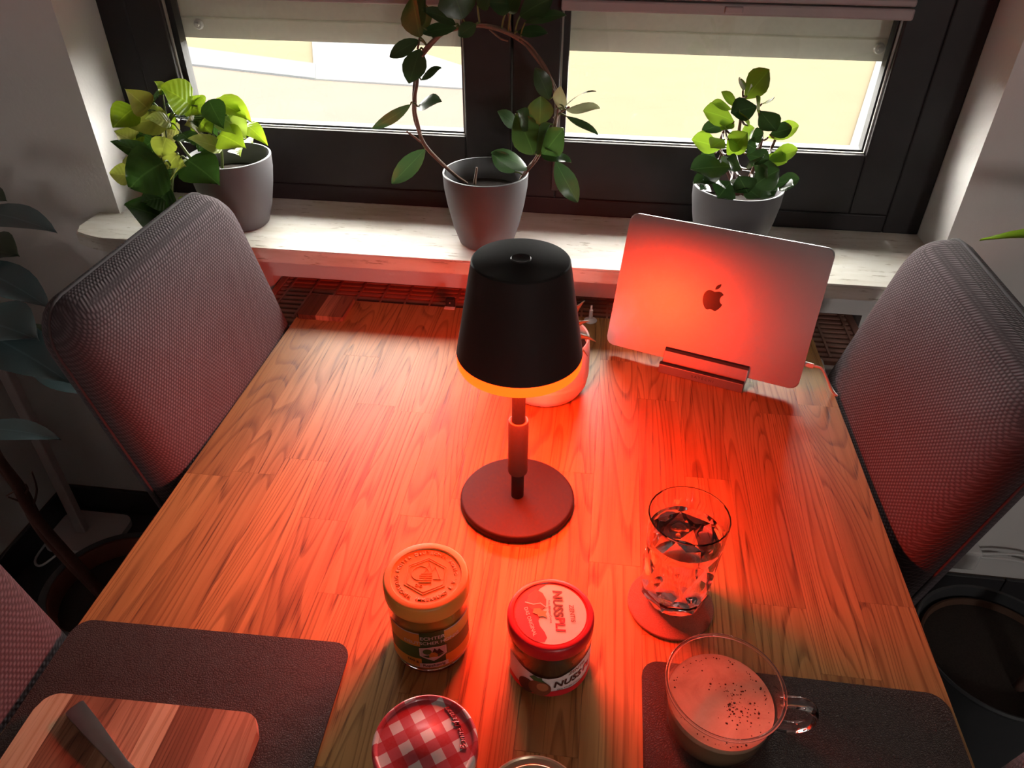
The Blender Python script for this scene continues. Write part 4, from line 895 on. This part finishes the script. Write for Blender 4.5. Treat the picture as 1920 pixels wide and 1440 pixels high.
pl = [((1396, 186), (1443, 130), .036, PE2), ((1393, 170), (1388, 148), .014, PE2), ((1383, 200), (1352, 172), .014, PE2), ((1372, 205), (1334, 193), .016, PE3), ((1376, 228), (1318, 208), .036, PE2), ((1420, 200), (1370, 212), .034, PE1), ((1424, 212), (1417, 180), .014, PE2), ((1425, 208), (1456, 246), .030, PE1), ((1440, 258), (1498, 236), .026, PE3), ((1444, 252), (1485, 240), .022, PE1),
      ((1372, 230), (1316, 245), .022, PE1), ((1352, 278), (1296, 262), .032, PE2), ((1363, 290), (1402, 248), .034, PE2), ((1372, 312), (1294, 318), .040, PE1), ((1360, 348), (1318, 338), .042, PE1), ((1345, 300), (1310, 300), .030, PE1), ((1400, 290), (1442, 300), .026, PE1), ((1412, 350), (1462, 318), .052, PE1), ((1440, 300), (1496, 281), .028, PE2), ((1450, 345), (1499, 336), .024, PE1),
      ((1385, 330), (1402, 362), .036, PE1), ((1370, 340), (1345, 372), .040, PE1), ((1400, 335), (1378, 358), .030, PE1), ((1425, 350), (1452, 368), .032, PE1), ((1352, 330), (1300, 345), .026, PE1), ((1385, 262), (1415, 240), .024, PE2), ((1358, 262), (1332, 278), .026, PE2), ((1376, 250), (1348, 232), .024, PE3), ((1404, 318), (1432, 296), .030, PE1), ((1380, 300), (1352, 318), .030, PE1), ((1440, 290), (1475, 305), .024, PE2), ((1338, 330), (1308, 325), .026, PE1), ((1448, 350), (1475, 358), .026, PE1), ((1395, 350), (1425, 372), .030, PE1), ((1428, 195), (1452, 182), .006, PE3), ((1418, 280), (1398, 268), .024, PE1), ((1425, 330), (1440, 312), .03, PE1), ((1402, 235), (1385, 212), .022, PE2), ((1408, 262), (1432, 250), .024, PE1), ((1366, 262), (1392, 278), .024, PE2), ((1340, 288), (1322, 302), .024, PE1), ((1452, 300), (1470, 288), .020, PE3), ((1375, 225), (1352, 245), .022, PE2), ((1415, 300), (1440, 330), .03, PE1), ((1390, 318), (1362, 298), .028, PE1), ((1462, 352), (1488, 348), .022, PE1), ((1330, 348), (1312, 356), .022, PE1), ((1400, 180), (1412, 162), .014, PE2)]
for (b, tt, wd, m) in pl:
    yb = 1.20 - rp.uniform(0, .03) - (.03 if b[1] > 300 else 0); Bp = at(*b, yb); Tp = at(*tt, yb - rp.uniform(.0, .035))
    leaf(pe, Bp, Tp, wd * 1.12, m, 'obov', N=(CAMPOS - Bp).normalized() * .7 + Vector((rp.uniform(-.5, .5), 0, rp.uniform(.2, .9))), fold=.22, arch=rp.uniform(.0, .06))
    s = min(sp_, key=lambda q: (q - Bp).length)
    if (s - Bp).length > .004: mktube('petiole', [s, (s + Bp) / 2 + Vector((0, 0, -.003)), Bp], (.0018, .0014), M_PST, pe, seg=6, sub=3)

# rubber plant on the floor at the left
FI = m_leaf('rubber_leaf', (.055, .095, .105), (.085, .13, .135), .05, .34); FI2 = m_leaf('rubber_leaf_back', (.018, .028, .012), (.03, .045, .02), .12, .4)
rub = empty('rubber_plant', (-.89, .836, 0), 'dark-leaved rubber plant in a terracotta pot on the floor at left', 'potted plant')
M_TERR = plain('terracotta', (.24, .085, .055), .75, .12, 30)
mklathe('pot', [(0, .0005), (.085, .0005), (.092, .004), (.112, .19), (.128, .195), (.130, .20), (.130, .246), (.127, .25), (.117, .25), (.114, .246), (.110, .205), (0, .204)], (-.89, .836, 0), M_TERR, rub, n=64)
mklathe('pot_rim', [(.1305, .228), (.1335, .23), (.1335, .252), (.1300, .2535), (.118, .2535)], (-.89, .836, 0), plain('rim_dark', (.03, .026, .026), .5), rub, n=64)
mklathe('soil', [(.1105, .212), (.05, .222), (0, .22)], (-.89, .836, 0), M_SOIL, rub, n=32)
M_TRUNK = plain('rubber_trunk', (.12, .055, .04), .8, .3, 120, bump=.6)
mktube('trunk', [(-.915, .83, .205), at(85, 1000, .84), at(40, 920, .85), at(-10, 850, .86), at(-50, 740, .87), at(-75, 560, .88), at(-80, 400, .88)], (.012, .008), M_TRUNK, rub, seg=12)
mktube('trunk', [(-.905, .825, .21), at(70, 975, .83), at(25, 900, .835), at(-40, 800, .84), at(-120, 640, .84)], (.010, .006), M_TRUNK, rub, seg=10)
for (q, d) in (((62, 950), (60, 885)), ((58, 955), (15, 932)), ((40, 930), (48, 908)), ((30, 905), (12, 930))):
    mktube('twig', [at(*q, .84), at((q[0] + d[0]) / 2 + 8, (q[1] + d[1]) / 2, .83), at(*d, .82)], (.0022, .0014), M_TRUNK, rub, seg=6)
for (b, tt, wd, m, yb, yt) in (((-60, 402), (108, 438), .050, FI, .86, .80), ((-70, 470), (38, 482), .075, FI2, .88, .86), ((-70, 495), (96, 580), .062, FI, .85, .78), ((-60, 560), (62, 528), .05, FI2, .90, .90), ((-75, 600), (75, 640), .100, FI, .86, .80), ((-75, 605), (137, 722), .085, FI, .83, .76), ((20, 615), (122, 668), .060, FI2, .93, .92), ((-60, 810), (116, 826), .046, FI, .83, .78), ((60, 690), (172, 742), .045, FI, .92, .90), ((-50, 370), (14, 378), .04, FI2, .87, .86), ((-60, 640), (60, 630), .06, FI2, .92, .95)):
    leaf(rub, at(*b, yb), at(*tt, yt), wd, m, 'ficus', fold=.16, arch=.07, nl_=13, N=(CAMPOS - at(*b, yb)).normalized() * .6 + Vector((0, 0, .8)))

# floor lamp behind the rubber plant
flp = empty('floor_lamp', (-1.24, 1.15, 0), 'slim white floor lamp standing in the room corner at left', 'lamp')
M_FLP = plain('floor_lamp_white', (.55, .47, .46), .45)
bm = bmesh.new(); prism(bm, rrect(-1.315, -1.135, 1.085, 1.215, .03, 6), .0005, .016); build('base', bm, M_FLP, flp)
mkbox('pole', (-1.252, -1.226, 1.140, 1.160, .016, 1.62), M_FLP, flp, bev=.003)
mklathe('lamp_head', [(.0, 1.62), (.06, 1.625), (.11, 1.66), (.115, 1.70), (.10, 1.72), (0, 1.73)], (-1.205, 1.12, 0), M_FLP, flp, n=32)
mktube('cord', [(-1.25, 1.10, .012), (-1.28, 1.04, .004), (-1.31, 1.06, .004), (-1.315, 1.15, .004)], .003, M_WHITE, flp, seg=6)

# right side: floor pot with its plant, power plugs
rx_, ry_ = .770, .888
rpnt = empty('floor_plant', (rx_, ry_, 0), 'tall plant in a dark grey tub on the floor at right', 'potted plant')
mklathe('pot', [(0, .0005), (.10, .0005), (.108, .006), (.136, .27), (.1395, .274), (.1405, .280), (.138, .284), (.134, .282), (.130, .24), (0, .238)], (rx_, ry_, 0), plain('dark_tub', (.045, .045, .048), .55), rpnt, n=64)
mklathe('soil', [(.1308, .248), (.06, .256), (0, .252)], (rx_, ry_, 0), M_SOIL, rpnt, n=32)
mklathe('inner_pot', [(.122, .245), (.125, .262), (.121, .263), (.118, .25)], (rx_, ry_, 0), plain('inner_brown', (.10, .045, .025), .7), rpnt, n=48)
M_CANE = plain('cane', (.30, .16, .06), .6, .3, 60)
mktube('cane', [(.80, .80, .25), (.845, .835, .40), (.90, .87, .65), (.915, .89, 1.05), (.90, .90, 1.25)], (.012, .009), M_CANE, rpnt, seg=10)
mktube('cane', [(.785, .83, .25), (.835, .85, .38), (.92, .90, .60), (1.0, .92, .95)], (.010, .007), M_TRUNK, rpnt, seg=10)
PL = m_leaf('dracaena_leaf', (.06, .16, .012), (.11, .24, .02), .4, .35)
leaf(rpnt, (.905, .895, 1.02), at(1836, 452, .92), .042, PL, 'ficus', N=(.15, -.35, 1), fold=.1, arch=.10, nl_=13)
for k in range(7):
    a = -.9 + k * .55; leaf(rpnt, (.90, .90, 1.24), (.90 + .24 * math.cos(a), .90 + .22 * math.sin(a), 1.28 + .05 * (k % 3)), .04, PL, 'ficus', N=(0, 0, 1), fold=.1, arch=.12)
ps = empty('power_adapter', (.83, 1.22, .1), 'white power plug in a wall socket near the floor at right', 'plug')
mkbox('socket', (.79, .835, 1.218, 1.2445, .082, .128), M_WHITE, ps, bev=.003)
mkbox('adapter', (.825, .895, 1.205, 1.2445, .130, .185), M_WHITE, ps, bev=.006)
for k in (0, 1): mktube('cord', [(.893, 1.22, .160 + k * .012), (.93, 1.215, .168 + k * .014), (.98, 1.22, .160 + k * .02), (1.05, 1.225, .145 + k * .02), (1.15, 1.23, .16 + k * .01), (1.3, 1.235, .10)], .0032, M_WHITE, ps, seg=6)
